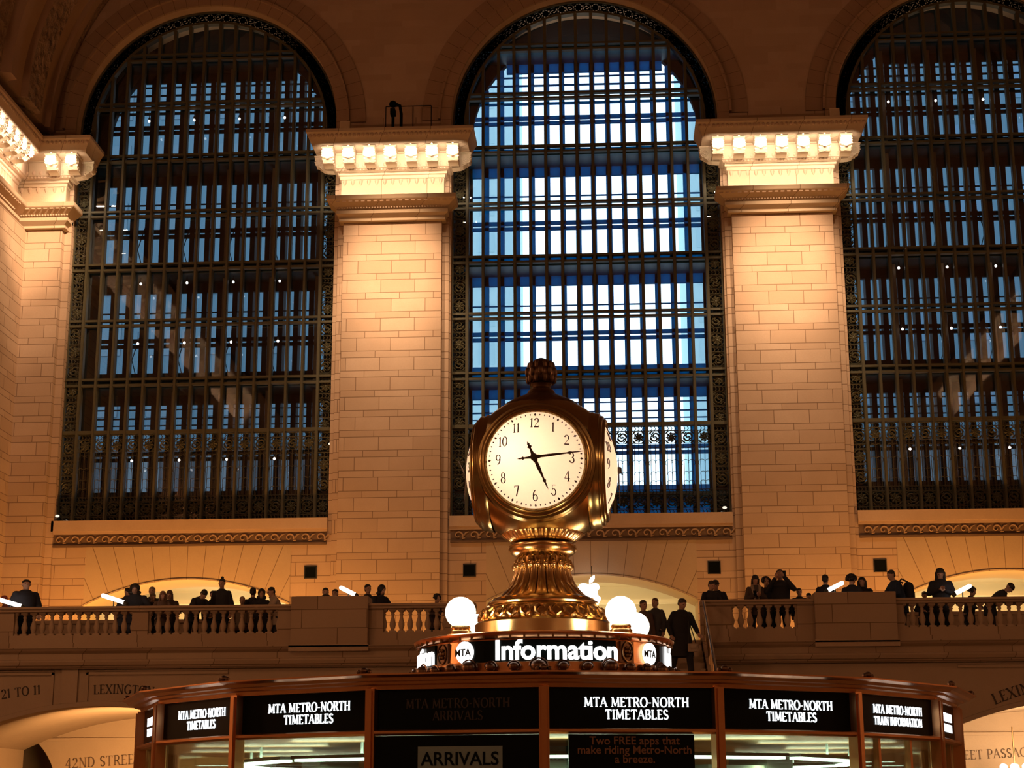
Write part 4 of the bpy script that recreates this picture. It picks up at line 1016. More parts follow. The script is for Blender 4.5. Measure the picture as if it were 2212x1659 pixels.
# four globe lamps around the clock
for gx, gy, gz, nm in ((-.935, KY - .5, 2.812, 'front left'), (.085, KY - .5, 2.806, 'front right'), (-.90, KY + .5, 2.812, 'rear left'), (.19, KY + .48, 2.812, 'rear right')):
    t = thing('globe_lamp', (gx, gy, 2.66), 'glowing white globe lamp on a brass foot, %s of the clock pedestal' % nm, 'lamp', 'globe lamps around the clock')
    m = MB(); m.sphere((gx, gy, gz), .098, 28, 18); m.build('globe', GLOBE, t, smooth=True, angle=180)
    m = MB(); m.lathe([(.095, 2.655), (.095, 2.668), (.07, 2.674), (.072, 2.69), (.06, 2.70), (.066, 2.712), (.06, 2.724), (.045, 2.73)], (gx, gy, 0), 24); m.build('foot', BRASS, t, smooth=True)
    point('globe_light', (gx, gy, gz + .0), 9, (1, .78, .48), .115) if False else None
    lt = bpy.data.lights.new('globe_light', 'POINT'); lt.energy = 11; lt.color = (1, .74, .42); lt.shadow_soft_size = .11
    lo = bpy.data.objects.new('globe_light', lt); COL.objects.link(lo); lo.location = (gx, gy, gz)

# ------------------------------------------------------------------ the clock
CXA, CYA, CZ = -.427, KY, 3.81
ck = thing('four_faced_clock', (CXA, CYA, 2.68), 'brass clock with four round white dials on a fluted pedestal', 'clock')
PXM = 324.0
def LZ_(y):  # height on the clock axis for a row of the picture, sampled by survey
    tab = [(775, 4.608), (808, 4.5), (832, 4.421), (845, 4.378), (868, 4.303), (995, 3.892), (1160, 3.368), (1178, 3.312), (1207, 3.221), (1222, 3.174), (1230, 3.149), (1250, 3.087), (1275, 3.01), (1303, 2.923), (1312, 2.896), (1341, 2.807), (1372, 2.712)]
    for (a, za), (b, zb) in zip(tab[:-1], tab[1:]):
        if a <= y <= b: return za + (zb - za) * (y - a) / (b - a)
    return tab[0][1] if y < 775 else tab[-1][1]
def LP(lst): return [(r / PXM, LZ_(y)) for y, r in lst]
c0 = (CXA, CYA, 0)
m = MB(); m.lathe([(.40, 2.67)] + [(.457, 2.70), (.455, 2.775), (.44, 2.79), (.43, 2.80)], c0, 96); m.build('base_drum', BRASS, ck, smooth=True)
def leafw(r, z, a): return r * (1 + .018 * math.sin(a * 28) * math.sin((z - 2.8) / .09 * PI))
pr = [(.43, 2.80), (.425, 2.815), (.415, 2.84), (.40, 2.865), (.375, 2.885), (.365, 2.893)]
m = MB(); m.lathe(pr, c0, 224, leafw)
for k in range(28):
    a = 2 * PI * k / 28
    for s in (-1, 1):
        m.tube([(CXA + r * cos(a + s * w), CYA + r * sin(a + s * w), z) for r, z, w in ((.432, 2.805, .01), (.43, 2.825, .07), (.42, 2.85, .08), (.40, 2.873, .03), (.405, 2.868, .0))], [.008, .010, .010, .008, .004], 5)
m.build('carved_collar', BRASS, ck, smooth=True)
m = MB(); m.lathe([(.36, 2.893), (.37, 2.90), (.373, 2.912), (.365, 2.925), (.345, 2.935), (.338, 2.945), (.325, 2.95)], c0, 96); m.build('torus_ring', BRASS, ck, smooth=True)
NF = 22
def flute(r, z, a):
    t = (a * NF / (2 * PI)) % 1.0; d = abs(t - .5) * 2
    return r * (1.0 + .085 * (math.sqrt(max(0, 1 - d * d)) - .55) - (.035 if d > .88 else 0))
fp = [(.33, 2.945)] + [(r, z) for r, z in ((.30, 2.955), (.27, 2.975), (.245, 3.0), (.222, 3.03), (.203, 3.065), (.19, 3.10), (.182, 3.13), (.178, 3.16))]
m = MB(); m.lathe(fp, c0, NF * 14, flute); m.build('fluted_column', BRASS, ck, smooth=True)
m = MB()
for k in range(NF):
    a = 2 * PI * k / NF; x, y = CXA + .188 * cos(a), CYA + .188 * sin(a)
    m.sphere((x, y, 3.165), .021, 8, 6, (1, 1, 1.2)); m.tube([(x, y, 3.17), (CXA + .18 * cos(a), CYA + .18 * sin(a), 3.2), (CXA + .165 * cos(a), CYA + .165 * sin(a), 3.225)], [.016, .014, .008], 6)
m.build('knob_collar', BRASS, ck, smooth=True)
m = MB(); m.lathe([(.14, 3.16), (.15, 3.2), (.15, 3.225), (.18, 3.232), (.21, 3.25), (.228, 3.272), (.23, 3.285), (.222, 3.292), (.228, 3.30), (.205, 3.305), (.205, 3.312), (.13, 3.313), (.13, 3.335), (.2, 3.336)], c0, 64); m.build('neck_bowl', BRASS, ck, smooth=True)
def gad(r, z, a): return r * (1 + .022 * abs(math.sin(a * 20)))
m = MB(); m.lathe([(.2, 3.325), (.215, 3.33), (.235, 3.345), (.262, 3.365), (.275, 3.382), (.272, 3.392), (.25, 3.40), (.23, 3.408), (.2, 3.41)], c0, 240, gad); m.build('gadrooned_cup', BRASS, ck, smooth=True)
# case
bm = bmesh.new(); bmesh.ops.create_uvsphere(bm, u_segments=96, v_segments=64, radius=.526)
for v in bm.verts: v.co.z *= (.522 if v.co.z > 0 else .50) / .526
for ax in ((1, 0, 0), (-1, 0, 0), (0, 1, 0), (0, -1, 0)):
    bmesh.ops.bisect_plane(bm, geom=bm.verts[:] + bm.edges[:] + bm.faces[:], plane_co=Vector(ax) * .405, plane_no=ax, clear_outer=True)
me = bpy.data.meshes.new('case'); CROT = Matrix.Rotation(rad(-3.4), 4, 'Z')
for v in bm.verts: v.co = Vector((CXA, CYA, CZ)) + CROT @ v.co
bm.to_mesh(me); bm.free(); me.materials.append(brass('case_brass', (.46, .34, .15), .2)); me.shade_smooth()
o = bpy.data.objects.new('case', me); COL.objects.link(o); o.parent = ck; o.location = -Vector(ck.location)
def hood(r, z, a): return r * (1 + .02 * abs(math.sin(a * 12)))
m = MB(); m.lathe([(.27, 4.25), (.255, 4.27), (.235, 4.285), (.20, 4.305), (.16, 4.325), (.12, 4.342), (.095, 4.36), (.088, 4.378)], c0, 96, hood); m.build('hood', FINIAL, ck, smooth=True)
m = MB(); m.lathe([(.088, 4.375), (.07, 4.385), (.062, 4.4), (.066, 4.415), (.075, 4.425), (.06, 4.435)], c0, 32); m.build('neck', FINIAL, ck, smooth=True)
fin = MB(); fin.lathe([(.06, 4.43), (.082, 4.445), (.096, 4.475), (.1, 4.5), (.092, 4.525), (.078, 4.55), (.062, 4.575), (.04, 4.6), (.015, 4.612)], c0, 48, lambda r, z, a: r * (1 + .05 * abs(math.sin(a * 6))))
for j in range(3):
    for k in range(10):
        a = 2 * PI * (k + .5 * j) / 10; r = (.09, .098, .08)[j]; z = (4.46, 4.505, 4.55)[j]; fin.sphere((CXA + r * cos(a), CYA + r * sin(a), z), .022, 6, 5, (.8, .8, 1.6))
fin.build('acorn_finial', FINIAL, ck, smooth=True)
DRAD, BUL = .325, .09
def domeh(r): return BUL * (1 - (min(r, DRAD) / DRAD) ** 2)
for q, (nm) in enumerate(('front', 'right', 'back', 'left')):
    ROT = Matrix.Translation((CXA, CYA, CZ)) @ Matrix.Rotation(rad(-3.4) + q * PI / 2, 4, 'Z')
    def W_(x, z, d, ROT=ROT): return tuple(ROT @ Vector((x, -(.425 + domeh(math.hypot(x, z)) + d), z)))
    # rim rings
    m = MB(); n = 72
    prof = [(.322, .43), (.335, .445), (.342, .448), (.35, .44), (.352, .43), (.366, .428), (.372, .42), (.374, .408), (.388, .405), (.392, .395), (.392, .37), (.40, .36), (.40, .33)]
    rings = [[tuple(ROT @ Vector((r * cos(2 * PI * i / n), -y, r * sin(2 * PI * i / n)))) for i in range(n)] for r, y in prof]
    m.loft(rings, cap=False); m.build('dial_rim', MT['case_brass'], ck, smooth=True, angle=50)
    m = MB(); rings = [[W_(r * cos(2 * PI * i / n), r * sin(2 * PI * i / n), 0) for i in range(n)] for r in (DRAD, .3, .26, .2, .14, .08, .03, .001)]
    m.loft(rings, cap=False); dl = m.build('dial', DIAL, ck, smooth=True, angle=180)
    m = MB()
    for k in range(60):
        a = 2 * PI * k / 60; r = .303; s = .0062 if k % 5 else .0095
        cx, cz = r * sin(a), r * cos(a); ux, uz = sin(a), cos(a)
        pts = [(cx + ux * s * 1.25, cz + uz * s * 1.25), (cx - uz * s * .8, cz + ux * s * .8), (cx - ux * s * 1.25, cz - uz * s * 1.25), (cx + uz * s * .8, cz - ux * s * .8)]
        m.loft([[W_(x, z, .001) for x, z in pts], [W_(x, z, .004) for x, z in pts]])
    m.build('minute_marks', INK, dl)
    for h in range(1, 13):
        qd, w = serif_quads(str(h), .066, .13, .05, .06, True); a = 2 * PI * h / 12; r = .242
        cx, cz = r * sin(a), r * cos(a)
        letters('numeral', [[(x * .92 - w * .46 + cx, y - .033 + cz) for x, y in qq] for qq in qd], lambda x, y, d: W_(x, y, d + .001), INK, dl, .003)
    # hands at fourteen minutes past five
    def hand(name, ang, L, tail, w, off):
        mb = MB(); ux, uz = sin(ang), cos(ang)
        def P_(t, s): return (ux * t - uz * s, uz * t + ux * s)
        out = [(-tail, .0), (-tail * .82, w * .55), (-tail * .76, w * .35), (-tail * .66, w * 1.0), (-tail * .58, w * .4), (-tail * .3, w * .6), (0, w * 1.3), (L * .1, w * 1.0), (L * .14, w * .65), (L * .3, w * .75), (L * .66, w * .32), (L * .72, w * .75), (L * .78, w * .3), (L * .88, w * .3), (L, 0)]
        poly = [P_(t, s) for t, s in out] + [P_(t, -s) for t, s in reversed(out[1:-1])]
        base = .425 + BUL
        mb.loft([[tuple(ROT @ Vector((x, -(base + d), z))) for x, z in poly] for d in (off, off + .005)])
        mb.build(name, INK, ck)
    hand('hour_hand', rad(157), .235, .115, .016, .004); hand('minute_hand', rad(84.5), .325, .11, .012, .012)
    m = MB(); m.loft([[tuple(ROT @ Vector((r * cos(2 * PI * i / 20), -(.425 + BUL + d), r * sin(2 * PI * i / 20)))) for i in range(20)] for r, d in ((.024, 0), (.024, .02), (.014, .026))]); m.build('hub', INK, ck, smooth=True)
# bulbs inside the case behind the milk glass
for dx, dy, dz, e in ((-.13, -.26, .05, 5), (.20, .10, .02, 5), (.05, -.05, -.10, 6)):
    point('dial_light', (CXA + dx, CYA + dy, CZ + dz), e, (1.0, .73, .56), .05)

# warm fill: unseen chandeliers, a kind the hall has, placed along the sides
def big_chandelier(x, y, z, p, label):
    t = thing('hall_chandelier', (x, y, z), label, 'chandelier', 'gilded chandeliers of the hall')
    m = MB(); m.lathe([(.05, .75), (.5, .62), (.8, .3), (.85, 0), (.7, -.35), (.35, -.62), (.05, -.75)], (x, y, z), 32); m.build('bowl', BRASS, t, smooth=True)
    m = MB(); m.tube([(x, y, z + .7), (x, y, z + 16)], .03, 6); m.build('chain', BRASSD, t)
    for k in range(16):
        a = 2 * PI * k / 16; m = MB(); m.sphere((x + .95 * cos(a), y + .95 * sin(a), z), .07, 8, 6); m.build('bulb', LAMPW, t)
    point('chandelier_light', (x, y, z - 1.4), p, (1, .52, .26), .6)
big_chandelier(-16.9, 30, 14, 800, 'gilded bowl chandelier near the left wall')
big_chandelier(-16.5, 12, 8.5, 1900, 'gilded bowl chandelier nearer the viewer on the left')
big_chandelier(15.5, 34, 13, 200, 'gilded bowl chandelier near the right wall')
big_chandelier(15.5, 12, 8.5, 1000, 'gilded bowl chandelier nearer the viewer on the right')
# unseen spots added under the vault, shaped to brighten the upper pilasters
def fill_spot(loc, tgt, power, ang, color=(1, .70, .45)):
    l = bpy.data.lights.new('fill_spot_light', 'SPOT'); l.energy = power; l.color = color; l.spot_size = rad(ang); l.spot_blend = 1.0; l.shadow_soft_size = .25
    o = bpy.data.objects.new('fill_spot_light', l); COL.objects.link(o); o.location = loc
    o.rotation_euler = (Vector(tgt) - Vector(loc)).to_track_quat('-Z', 'Y').to_euler()
def fill_spot_set(lx, lz, tx, ztop, stack, ly=38.0, ty=52.1):
    d = ty - ly; a0 = math.atan((lz - ztop) / d)
    for half, e in stack:
        a = a0 + rad(half); fill_spot((lx, ly, lz), (tx, ty, lz - d * math.tan(a)), e, half * 2)
for tx in (-6.78, 5.85):
    for q in (-1, 1): fill_spot_set(XC + (tx - XC) * 1.1 + q * 2.5, 31, tx, 21.1, [(6.5, 15000), (8, 9000), (10, 6000), (13, 3000), (17, 1500)])
fill_spot_set(-7.5, 28.5, -19.0, 21.6, [(6, 42000), (9, 15000), (13, 7000), (18, 3000)])
for x in (-12, 12): big_chandelier(x, -14, 15, 1500, 'gilded bowl chandelier added behind the viewer as fill, %s side' % ('left' if x < 0 else 'right'))  # added pair out of view, gives the kiosk front some fill
# lamps standing on the balcony floor wash the wall from below
for x, p in ((-16.5, 190), (-12.5, 220), (-9, 130), (-6, 50), (-2.4, 35), (3.0, 45), (6, 80), (9, 130), (12, 200)):
    area('wall_wash', (x, 49.8, FL + .25), 1.2, p, (1, .45, .11), (0, .8, 1), .3)
# ------------------------------------------------------------------ people
def remeshed(mb, name, m, voxel, smooth=2):
    o = mb.build(name, m); md = o.modifiers.new('r', 'REMESH'); md.mode = 'VOXEL'; md.voxel_size = voxel; md.use_smooth_shade = True
    s = o.modifiers.new('s', 'SMOOTH'); s.iterations = smooth; s.factor = .5
    dg = bpy.context.evaluated_depsgraph_get(); me = bpy.data.meshes.new_from_object(o.evaluated_get(dg)); me.name = name
    bpy.data.objects.remove(o); me.materials.clear(); me.materials.append(m); me.shade_smooth(); return me
def rx(p, a, piv):
    y, z = p[1] - piv[1], p[2] - piv[2]; return (p[0], piv[1] + y * cos(a) - z * sin(a), piv[2] + y * sin(a) + z * cos(a))
SKIN = mat('skin', (.42, .25, .17), .55); DARKC = mat('cloth_black', (.012, .012, .014), .85)
POSES = {
 # lean (forward), head pitch, head yaw, (elbow, hand) left and right, legs spread/stride
 'stand': (0, .05, 0, ((-.25, .03, 1.14), (-.24, -.06, .90)), ((.25, .03, 1.14), (.24, -.06, .90)), 0),
 'lean': (.30, .18, .2, ((-.30, -.24, 1.14), (-.12, -.46, 1.10)), ((.30, -.24, 1.14), (.14, -.46, 1.10)), 0),
 'phone': (.05, .45, 0, ((-.25, -.05, 1.15), (-.05, -.28, 1.22)), ((.25, -.05, 1.15), (.05, -.28, 1.21)), 0),
 'photo': (0, .0, 0, ((-.27, -.14, 1.22), (-.05, -.3, 1.52)), ((.30, -.16, 1.26), (.12, -.34, 1.55)), 0),
 'bend': (.85, .5, .0, ((-.24, -.42, 1.05), (-.10, -.5, 1.02)), ((.24, -.40, 1.05), (.12, -.52, 1.02)), 0),
 'walk': (.12, .35, .1, ((-.25, .06, 1.14), (-.26, -.08, .90)), ((.25, -.10, 1.15), (.26, -.24, .95)), .22),
}
HEADM = {}
def hand(mb, wrist, direction, inward, s=1):
    d = Vector(direction).normalized(); n = Vector(inward).normalized(); w = Vector(wrist); side = d.cross(n).normalized()
    mb.capsule(w, w + d * .075, .026, .034, 8)
    for k in range(4):
        b = w + d * .085 + side * (k - 1.5) * .02; L = (.062, .074, .07, .055)[k]
        m1 = b + d * L * .5 + n * .012; mb.capsule(b, m1, .0105, .0095, 6); mb.capsule(m1, m1 + d * L * .35 + n * .03, .0095, .0085, 6)
    b = w + d * .03 + side * -.03; m1 = b + d * .035 - side * .02 + n * .012; mb.capsule(b, m1, .0125, .011, 6); mb.capsule(m1, m1 + d * .035 + n * .012, .011, .0095, 6)
def make_proto(pn):
    lean, hp, hy, la, ra, stride = POSES[pn]; piv = (0, 0, .95); up = lambda p: rx(p, lean, piv)
    neck = up((0, 0, 1.47)); hc = Vector(up((0, -.015, 1.625)))
    HM = Matrix.Translation(hc) @ Matrix.Rotation(hy, 4, 'Z') @ Matrix.Rotation(lean * .6 + hp, 4, 'X'); HEADM[pn] = HM
    h = lambda x, y, z: HM @ Vector((x, y, z))
    b = MB()
    def ell(c, sx, sy, sz, mb=b): mb.sphere(c, 1, 20, 14, (sx, sy, sz), None) if False else mb.add([HM @ (Vector(c) + Vector((sx * sin(PI * j / 12) * cos(2 * PI * i / 18), sy * sin(PI * j / 12) * sin(2 * PI * i / 18), sz * cos(PI * j / 12)))) for j in range(13) for i in range(18)], [(j * 18 + i, (j + 1) * 18 + i, (j + 1) * 18 + (i + 1) % 18, j * 18 + (i + 1) % 18) for j in range(12) for i in range(18)])
    ell((0, .012, .03), .076, .096, .092); ell((0, -.03, -.045), .056, .062, .066); ell((0, -.015, 0), .068, .085, .09)
    b.capsule(h(0, -.088, .02), h(0, -.112, -.018), .009, .014, 6); b.capsule(h(-.02, -.088, -.052), h(.02, -.088, -.052), .008, .008, 6)
    b.capsule(h(-.03, -.086, .035), h(.03, -.086, .035), .009, .009, 6)
    for s in (-1, 1): b.capsule(h(s * .078, .01, .02), h(s * .076, .012, -.018), .014, .01, 6)
    b.capsule(neck, h(0, .015, -.03), .056, .052, 12)
    sh = [up((s * .168, 0, 1.395)) for s in (-1, 1)]
    b.capsule(up((0, .01, 1.02)), up((0, .01, 1.30)), .11, .118, 14); b.capsule(sh[0], sh[1], .052, .052, 10); b.capsule(up((-.08, .01, 1.29)), up((.08, .01, 1.29)), .10, .10, 12)
    b.capsule((-.09, 0, .93), (.09, 0, .93), .115, .115, 12)
    hands = []
    for S, (el, ha) in zip(sh, (la, ra)):
        b.capsule(S, el, .052, .042, 10); b.capsule(el, ha, .041, .028, 10)
        d = Vector(ha) - Vector(el); hand(b, ha, d, (-.2 * (1 if ha[0] > 0 else -1), -.2, -1) if pn in ('lean', 'bend') else ((0, -1, .1) if pn != 'photo' else (-ha[0], -1, 0))); hands.append((el, ha))
    feet = []
    for s in (-1, 1):
        st = stride * s; kn = (s * .10, -.03 - st * .5, .50); an = (s * .105, .02 - st, .09)
        b.capsule((s * .09, 0, .90), kn, .085, .06, 12); b.capsule(kn, an, .058, .038, 10); feet.append((kn, an))
    body = remeshed(b, 'body', SKIN, .0085)
    c = MB(); n = 20
    def rg(z, a, d, y=0): return [up((a * cos(2 * PI * i / n), y + d * sin(2 * PI * i / n), z)) if z > .95 else (a * cos(2 * PI * i / n), y + d * sin(2 * PI * i / n), z) for i in range(n)]
    c.loft([rg(.72, .205, .165), rg(.85, .20, .16), rg(.95, .19, .15), rg(1.1, .185, .148), rg(1.25, .20, .15), rg(1.35, .205, .142), rg(1.43, .155, .11), rg(1.475, .10, .085), rg(1.50, .078, .075, -.0)])
    c.capsule(sh[0], sh[1], .066, .066, 12)
    for S, (el, ha) in zip(sh, hands): 
        c.capsule(S, el, .07, .058, 12); e = Vector(el); c.capsule(el, e + (Vector(ha) - e) * .93, .06, .046, 12)
    coat = remeshed(c, 'coat', DARKC, .013)
    q = MB()
    for kn, an in feet: q.capsule((kn[0] * .95, 0, .88), kn, .105, .078, 12); q.capsule(kn, (an[0], an[1], an[2] + .02), .075, .062, 12)
    q.capsule((-.08, 0, .92), (.08, 0, .92), .125, .125, 12); tr = remeshed(q, 'trousers', DARKC, .015)
    f = MB()
    for kn, an in feet: f.capsule((an[0], an[1] + .02, .045), (an[0], an[1] - .15, .035), .045, .035, 10); f.box(an[0] - .045, an[1] - .19, 0, an[0] + .045, an[1] + .065, .03)
    so = f.build('shoes', DARKC, smooth=True); sm = so.data; bpy.data.objects.remove(so)
    return dict(body=body, coat=coat, trousers=tr, shoes=sm)
PROT = {k: make_proto(k) for k in POSES}
def hair_mesh(kind):
    mb = MB()
    def ell(c, s): mb.sphere(c, 1, 18, 12, s)
    if kind == 'short': ell((0, .022, .055), (.082, .098, .078)); ell((0, .06, .0), (.07, .055, .075))
    if kind == 'long':
        ell((0, .02, .055), (.087, .104, .082)); ell((0, .055, -.02), (.09, .07, .12))
        for s in (-1, 1): mb.capsule((s * .075, .0, .02), (s * .085, -.03, -.20), .032, .026, 10)
        mb.capsule((0, .07, 0), (0, .075, -.22), .06, .05, 12)
    if kind == 'curly':
        r = random.Random(5)
        for _ in range(60):
            a, t = r.random() * 2 * PI, r.random() * 1.9; x, y, z = .105 * sin(t) * cos(a), .03 + .11 * sin(t) * sin(a), .03 + .105 * cos(t)
            if y > -.06 or z > .06: mb.sphere((x, y, z), .032, 6, 5)
        ell((0, .03, .04), (.095, .10, .09))
    if kind == 'beanie': ell((0, .012, .062), (.086, .104, .078)); mb.tube([(.086 * cos(a * PI / 10), .01 + .104 * sin(a * PI / 10), .045) for a in range(20)], .014, 6, True)
    if kind == 'cap': ell((0, .012, .06), (.084, .102, .07)); mb.loft([[(.07 * cos(a), -.06 - .11 * abs(sin(a)) , .06 + z) for a in [PI * k / 8 for k in range(9)]] for z in (0, .012)])
    if kind == 'hood': ell((0, .03, .02), (.105, .115, .125)); mb.capsule((-.07, .03, -.1), (.07, .03, -.1), .06, .06, 12)
    if kind == 'bun': ell((0, .02, .055), (.08, .098, .08)); mb.sphere((0, .03, .145), .04, 10, 8)
    o = mb.build('hair', DARKC, smooth=True, angle=180); me = o.data; bpy.data.objects.remove(o); return me
HAIR = {k: hair_mesh(k) for k in ('short', 'long', 'curly', 'beanie', 'cap', 'hood', 'bun')}
EYE = MB(); EYE.sphere((0, 0, 0), .011, 8, 6); eo = EYE.build('eye', mat('eye_dark', (.03, .02, .015), .2), smooth=True); EYE = eo.data; bpy.data.objects.remove(eo)
def cloth(c): return mat('cloth_%02d_%02d_%02d' % tuple(int(v * 99) for v in c), c, .85)
def hairm(c): return mat('hair_%02d_%02d_%02d' % tuple(int(v * 99) for v in c), c, .6)
def person(x, y, z, h, rot, pose, hair, label, coat=(.012, .012, .015), hc=(.015, .010, .008), tr=(.012, .012, .018), skin=None, extra=None, wide=1.0):
    t = thing('person', (x, y, z), label, 'person'); s = h / 1.74
    t.rotation_euler = (0, 0, rot); t.scale = (s * wide, s, s)
    def part(nm, me, m, M=None):
        o = bpy.data.objects.new(nm, me); COL.objects.link(o); o.parent = t
        if m: o.material_slots[0].link = 'OBJECT'; o.material_slots[0].material = m
        if M: o.matrix_local = M
        return o
    P = PROT[pose]
    part('body', P['body'], skin); part('coat', P['coat'], cloth(coat)); part('trousers', P['trousers'], cloth(tr)); part('shoes', P['shoes'], None)
    HM = HEADM[pose]; part('hat' if hair in ('beanie', 'cap') else ('hood' if hair == 'hood' else 'hair'), HAIR[hair], hairm(hc), HM)
    for s_ in (-1, 1): part('eye', EYE, None, HM @ Matrix.Translation((s_ * .03, -.083, .018)))
    if extra == 'backpack':
        m = MB(); m.capsule((0, .22, 1.12), (0, .22, 1.34), .13, .12, 14); m.capsule((0, .30, 1.05), (0, .30, 1.2), .07, .07, 10)
        for q in (-1, 1): m.tube([(q * .1, .15, 1.44), (q * .13, -.02, 1.5), (q * .13, -.15, 1.38), (q * .13, -.14, 1.2), (q * .12, .12, 1.05)], .02, 6)
        b = m.build('backpack', DARKC, smooth=True); b.parent = t
    if extra == 'long coat':
        m = MB(); m.loft([[(a_ * cos(2 * PI * i / 18), .02 + b_ * sin(2 * PI * i / 18), z_) for i in range(18)] for z_, a_, b_ in ((.42, .27, .24), (.6, .25, .22), (.8, .235, .19), (.98, .21, .165))])
        b = m.build('coat_skirt', cloth(coat), smooth=True); b.parent = t
    if extra == 'lining':
        m = MB()
        for q in (-1, 1): m.tube([(q * .07, .02, 1.53), (q * .10, -.10, 1.46), (q * .075, -.165, 1.3), (q * .05, -.165, 1.1)], [.03, .04, .034, .02], 8)
        b = m.build('collar', mat('fleece', (.30, .24, .17), .9), smooth=True); b['label'] = 'pale fleece collar'; b.parent = t
    return t
F_ = FL
R90 = PI / 2
person(-15.86, 44.3, F_, 1.68, -.4, 'lean', 'beanie', 'person in a reddish knit hat at the far left behind the rail', (.20, .06, .04), (.30, .06, .05))
person(-14.62, 41.95, F_, 1.78, .5, 'stand', 'short', 'broad man in a black jacket at the far left rail', wide=1.35)
person(-12.50, 43.2, F_, 1.72, .9, 'lean', 'cap', 'person in a dark cap and ponytail leaning left of the crowd under the left arch', (.03, .03, .04))
person(-11.95, 42.55, F_, 1.72, .0, 'lean', 'hood', 'hooded person in a thick black jacket leaning on the left rail', wide=1.3)
person(-11.90, 43.8, F_, 1.80, 0, 'stand', 'short', 'grey-haired person standing behind the hooded person', (.04, .035, .03), (.22, .2, .17))
person(-11.72, 43.15, F_, 1.56, .4, 'lean', 'short', 'short person in dark grey beside the hooded person', (.03, .028, .025), (.12, .07, .03))
person(-11.26, 42.45, F_, 1.52, .3, 'lean', 'long', 'child with long brown hair at the left rail, nearer the hooded person', (.10, .06, .04), (.16, .08, .04))
person(-11.16, 43.1, F_, 1.62, -.2, 'lean', 'long', 'long-haired person in dark brown right of the child', (.05, .03, .02), (.10, .05, .025))
person(-10.46, 42.35, F_, 1.72, .8, 'bend', 'short', 'dark-haired person bending low over the rail left of the man in the suit')
person(-9.72, 42.35, F_, 1.80, 0, 'stand', 'bun', 'man in a black suit standing tall in front of the left arch', (.008, .008, .012))
person(-10.1, 43.0, F_, 1.58, .3, 'stand', 'short', 'person in black half hidden behind the man in the suit')
person(-9.46, 43.6, F_, 1.50, 0, 'stand', 'short', 'small fair-haired person right of the man in the suit', (.2, .14, .09), (.38, .24, .12))
person(-9.25, 43.9, F_, 1.76, PI, 'stand', 'short', 'person with a shaved head seen from behind in the left arch', (.02, .02, .02))
person(-8.98, 43.7, F_, 1.70, .2, 'stand', 'hood', 'person in a dark hood right of the shaved head')
person(-8.78, 44.1, F_, 1.66, -.3, 'stand', 'short', 'person in a dark coat at the right end of the left arch')
person(-8.42, 43.2, F_, 1.70, -1.2, 'lean', 'short', 'person in a pale jacket looking left beside the left pier', (.36, .27, .19))
person(-7.66, 43.8, F_, 1.74, .9, 'bend', 'hood', 'hunched person in black behind the left pier', wide=1.4)
person(-7.42, 44.4, F_, 1.80, .2, 'stand', 'short', 'person behind the left pier, taller of the pair in its middle')
person(-7.08, 43.9, F_, 1.70, -.2, 'stand', 'short', 'person behind the left pier, shorter of the pair in its middle')
person(-6.55, 44.0, F_, 1.58, .2, 'bend', 'short', 'dark figure barely showing above the left pier beside its tube lamp')
person(-6.20, 43.7, F_, 1.79, .6, 'stand', 'short', 'person in black beside the right edge of the left pier')
person(-5.86, 43.1, F_, 1.70, .7, 'lean', 'hood', 'dark hooded person pointing down right of the left pier')
person(-4.45, 43.6, F_, 1.50, .5, 'lean', 'curly', 'small person with curly hair near the left globe lamp', (.05, .03, .03))
person(2.55, 43.0, F_, 1.70, .4, 'lean', 'short', 'dark-haired person at the left of the pair right of the stair')
person(2.87, 43.9, F_, 1.83, -.4, 'lean', 'beanie', 'person in a dark beanie at the right of the pair right of the stair')
wm = person(3.64, 41.98, F_, 1.68, .15, 'phone', 'long', 'long-haired woman in a coat with pale collar looking at her phone', (.06, .04, .03), (.01, .008, .008), extra='lining')
person(3.98, 42.7, F_, 1.72, .1, 'stand', 'curly', 'person with frizzy hair between the woman with phone and photographing man', (.02, .015, .015))
mn = person(4.26, 42.0, F_, 1.82, -.25, 'photo', 'short', 'balding man in a black jacket raising a phone to take a picture', (.01, .01, .012), (.06, .04, .03), wide=1.15)
person(4.77, 42.5, F_, 1.42, 0, 'stand', 'short', 'child with dark hair right of the photographing man')
person(5.06, 43.0, F_, 1.36, 0, 'stand', 'cap', 'child in a dark cap beside the right pier', (.1, .07, .05))
person(5.44, 42.6, F_, 1.76, PI * .9, 'stand', 'short', 'person seen from behind in front of the right pier tube lamp')
person(6.06, 42.4, F_, 1.72, PI * .8, 'stand', 'curly', 'curly-haired person in black behind the right pier', wide=1.15)
person(6.36, 42.7, F_, 1.70, -.2, 'stand', 'long', 'woman with glasses and long dark hair behind the right pier', wide=1.1)
person(7.22, 42.3, F_, 1.84, -1.25, 'lean', 'short', 'man in a navy jacket with a backpack looking left', (.008, .02, .05), extra='backpack', wide=1.1)
person(7.98, 43.4, F_, 1.42, 0, 'lean', 'short', 'small dark figure behind the backpack of the man in navy')
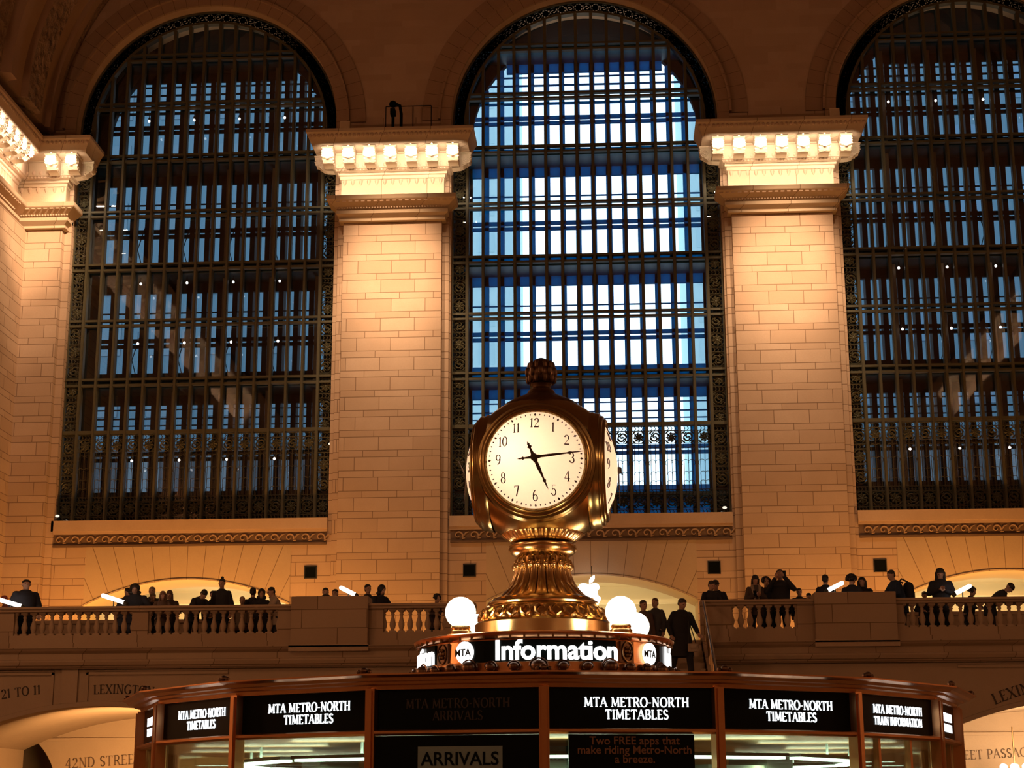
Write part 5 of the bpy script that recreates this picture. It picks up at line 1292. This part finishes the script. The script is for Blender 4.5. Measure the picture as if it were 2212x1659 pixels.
lw_ = person(8.16, 42.0, F_, 1.80, -.1, 'phone', 'long', 'long-haired woman in a black coat with crossed hands in the right arch', (.012, .012, .014), (.02, .014, .01), wide=1.15)
person(9.04, 43.2, F_, 1.48, .6, 'lean', 'curly', 'small curly-haired person right of the long-haired woman')
person(9.42, 42.5, F_, 1.70, 1.2, 'bend', 'beanie', 'person in a black beanie bending over the right rail')
# on the stair
person(.82, 38.9, 4.488, 1.70, .5, 'stand', 'short', 'left person of the close pair on the stair', (.10, .06, .05), (.05, .03, .02))
person(1.10, 39.2, 4.648, 1.62, -.5, 'stand', 'short', 'right person of the close pair on the stair, in grey', (.05, .05, .055), (.10, .05, .03))
sp = person(1.66, 38.9, 4.488, 1.72, .5, 'walk', 'short', 'man in a long black coat coming down the stair', (.006, .006, .008), (.03, .02, .015), wide=1.2, extra='long coat')
bg = thing('shoulder_bag', (1.9, 38.7, 5.0), 'pale shoulder bag carried by the man on the stair', 'bag')
m = MB(); m.capsule((1.88, 38.7, 5.1), (1.96, 38.7, 5.1), .08, .08, 10); m.box(1.80, 38.64, 5.0, 2.02, 38.76, 5.18); m.build('pouch', mat('bag_tan', (.32, .24, .17), .7), bg, smooth=True)
m = MB(); m.tube([(1.82, 38.7, 5.16), (1.84, 38.74, 5.5), (1.80, 38.86, 5.92), (1.88, 38.94, 5.6), (1.99, 38.72, 5.16)], .012, 5); m.build('strap', DARKC, bg)
for nm, c, r in (('phone held by the woman with the pale collar', (3.64 - .04, 41.98 - .36, 6.66), .15), ('phone raised by the photographing man', (4.33, 41.60, 7.13), -.25)):
    t = thing('phone', c, 'small dark ' + nm, 'phone'); M_ = Matrix.Translation(c) @ Matrix.Rotation(r, 4, 'Z') @ Matrix.Rotation(-.5 if 'woman' in nm else 0, 4, 'X')
    m = MB(); m.box(-.037, -.005, -.075, .037, .005, .075, M_); m.build('case', BLACK, t)
    m = MB(); m.box(-.033, .005, -.068, .033, .0065, .068, M_); m.build('screen', mat('phone_screen', (.1, .1, .12), .3, 0, (.6, .7, .9), .25), t)
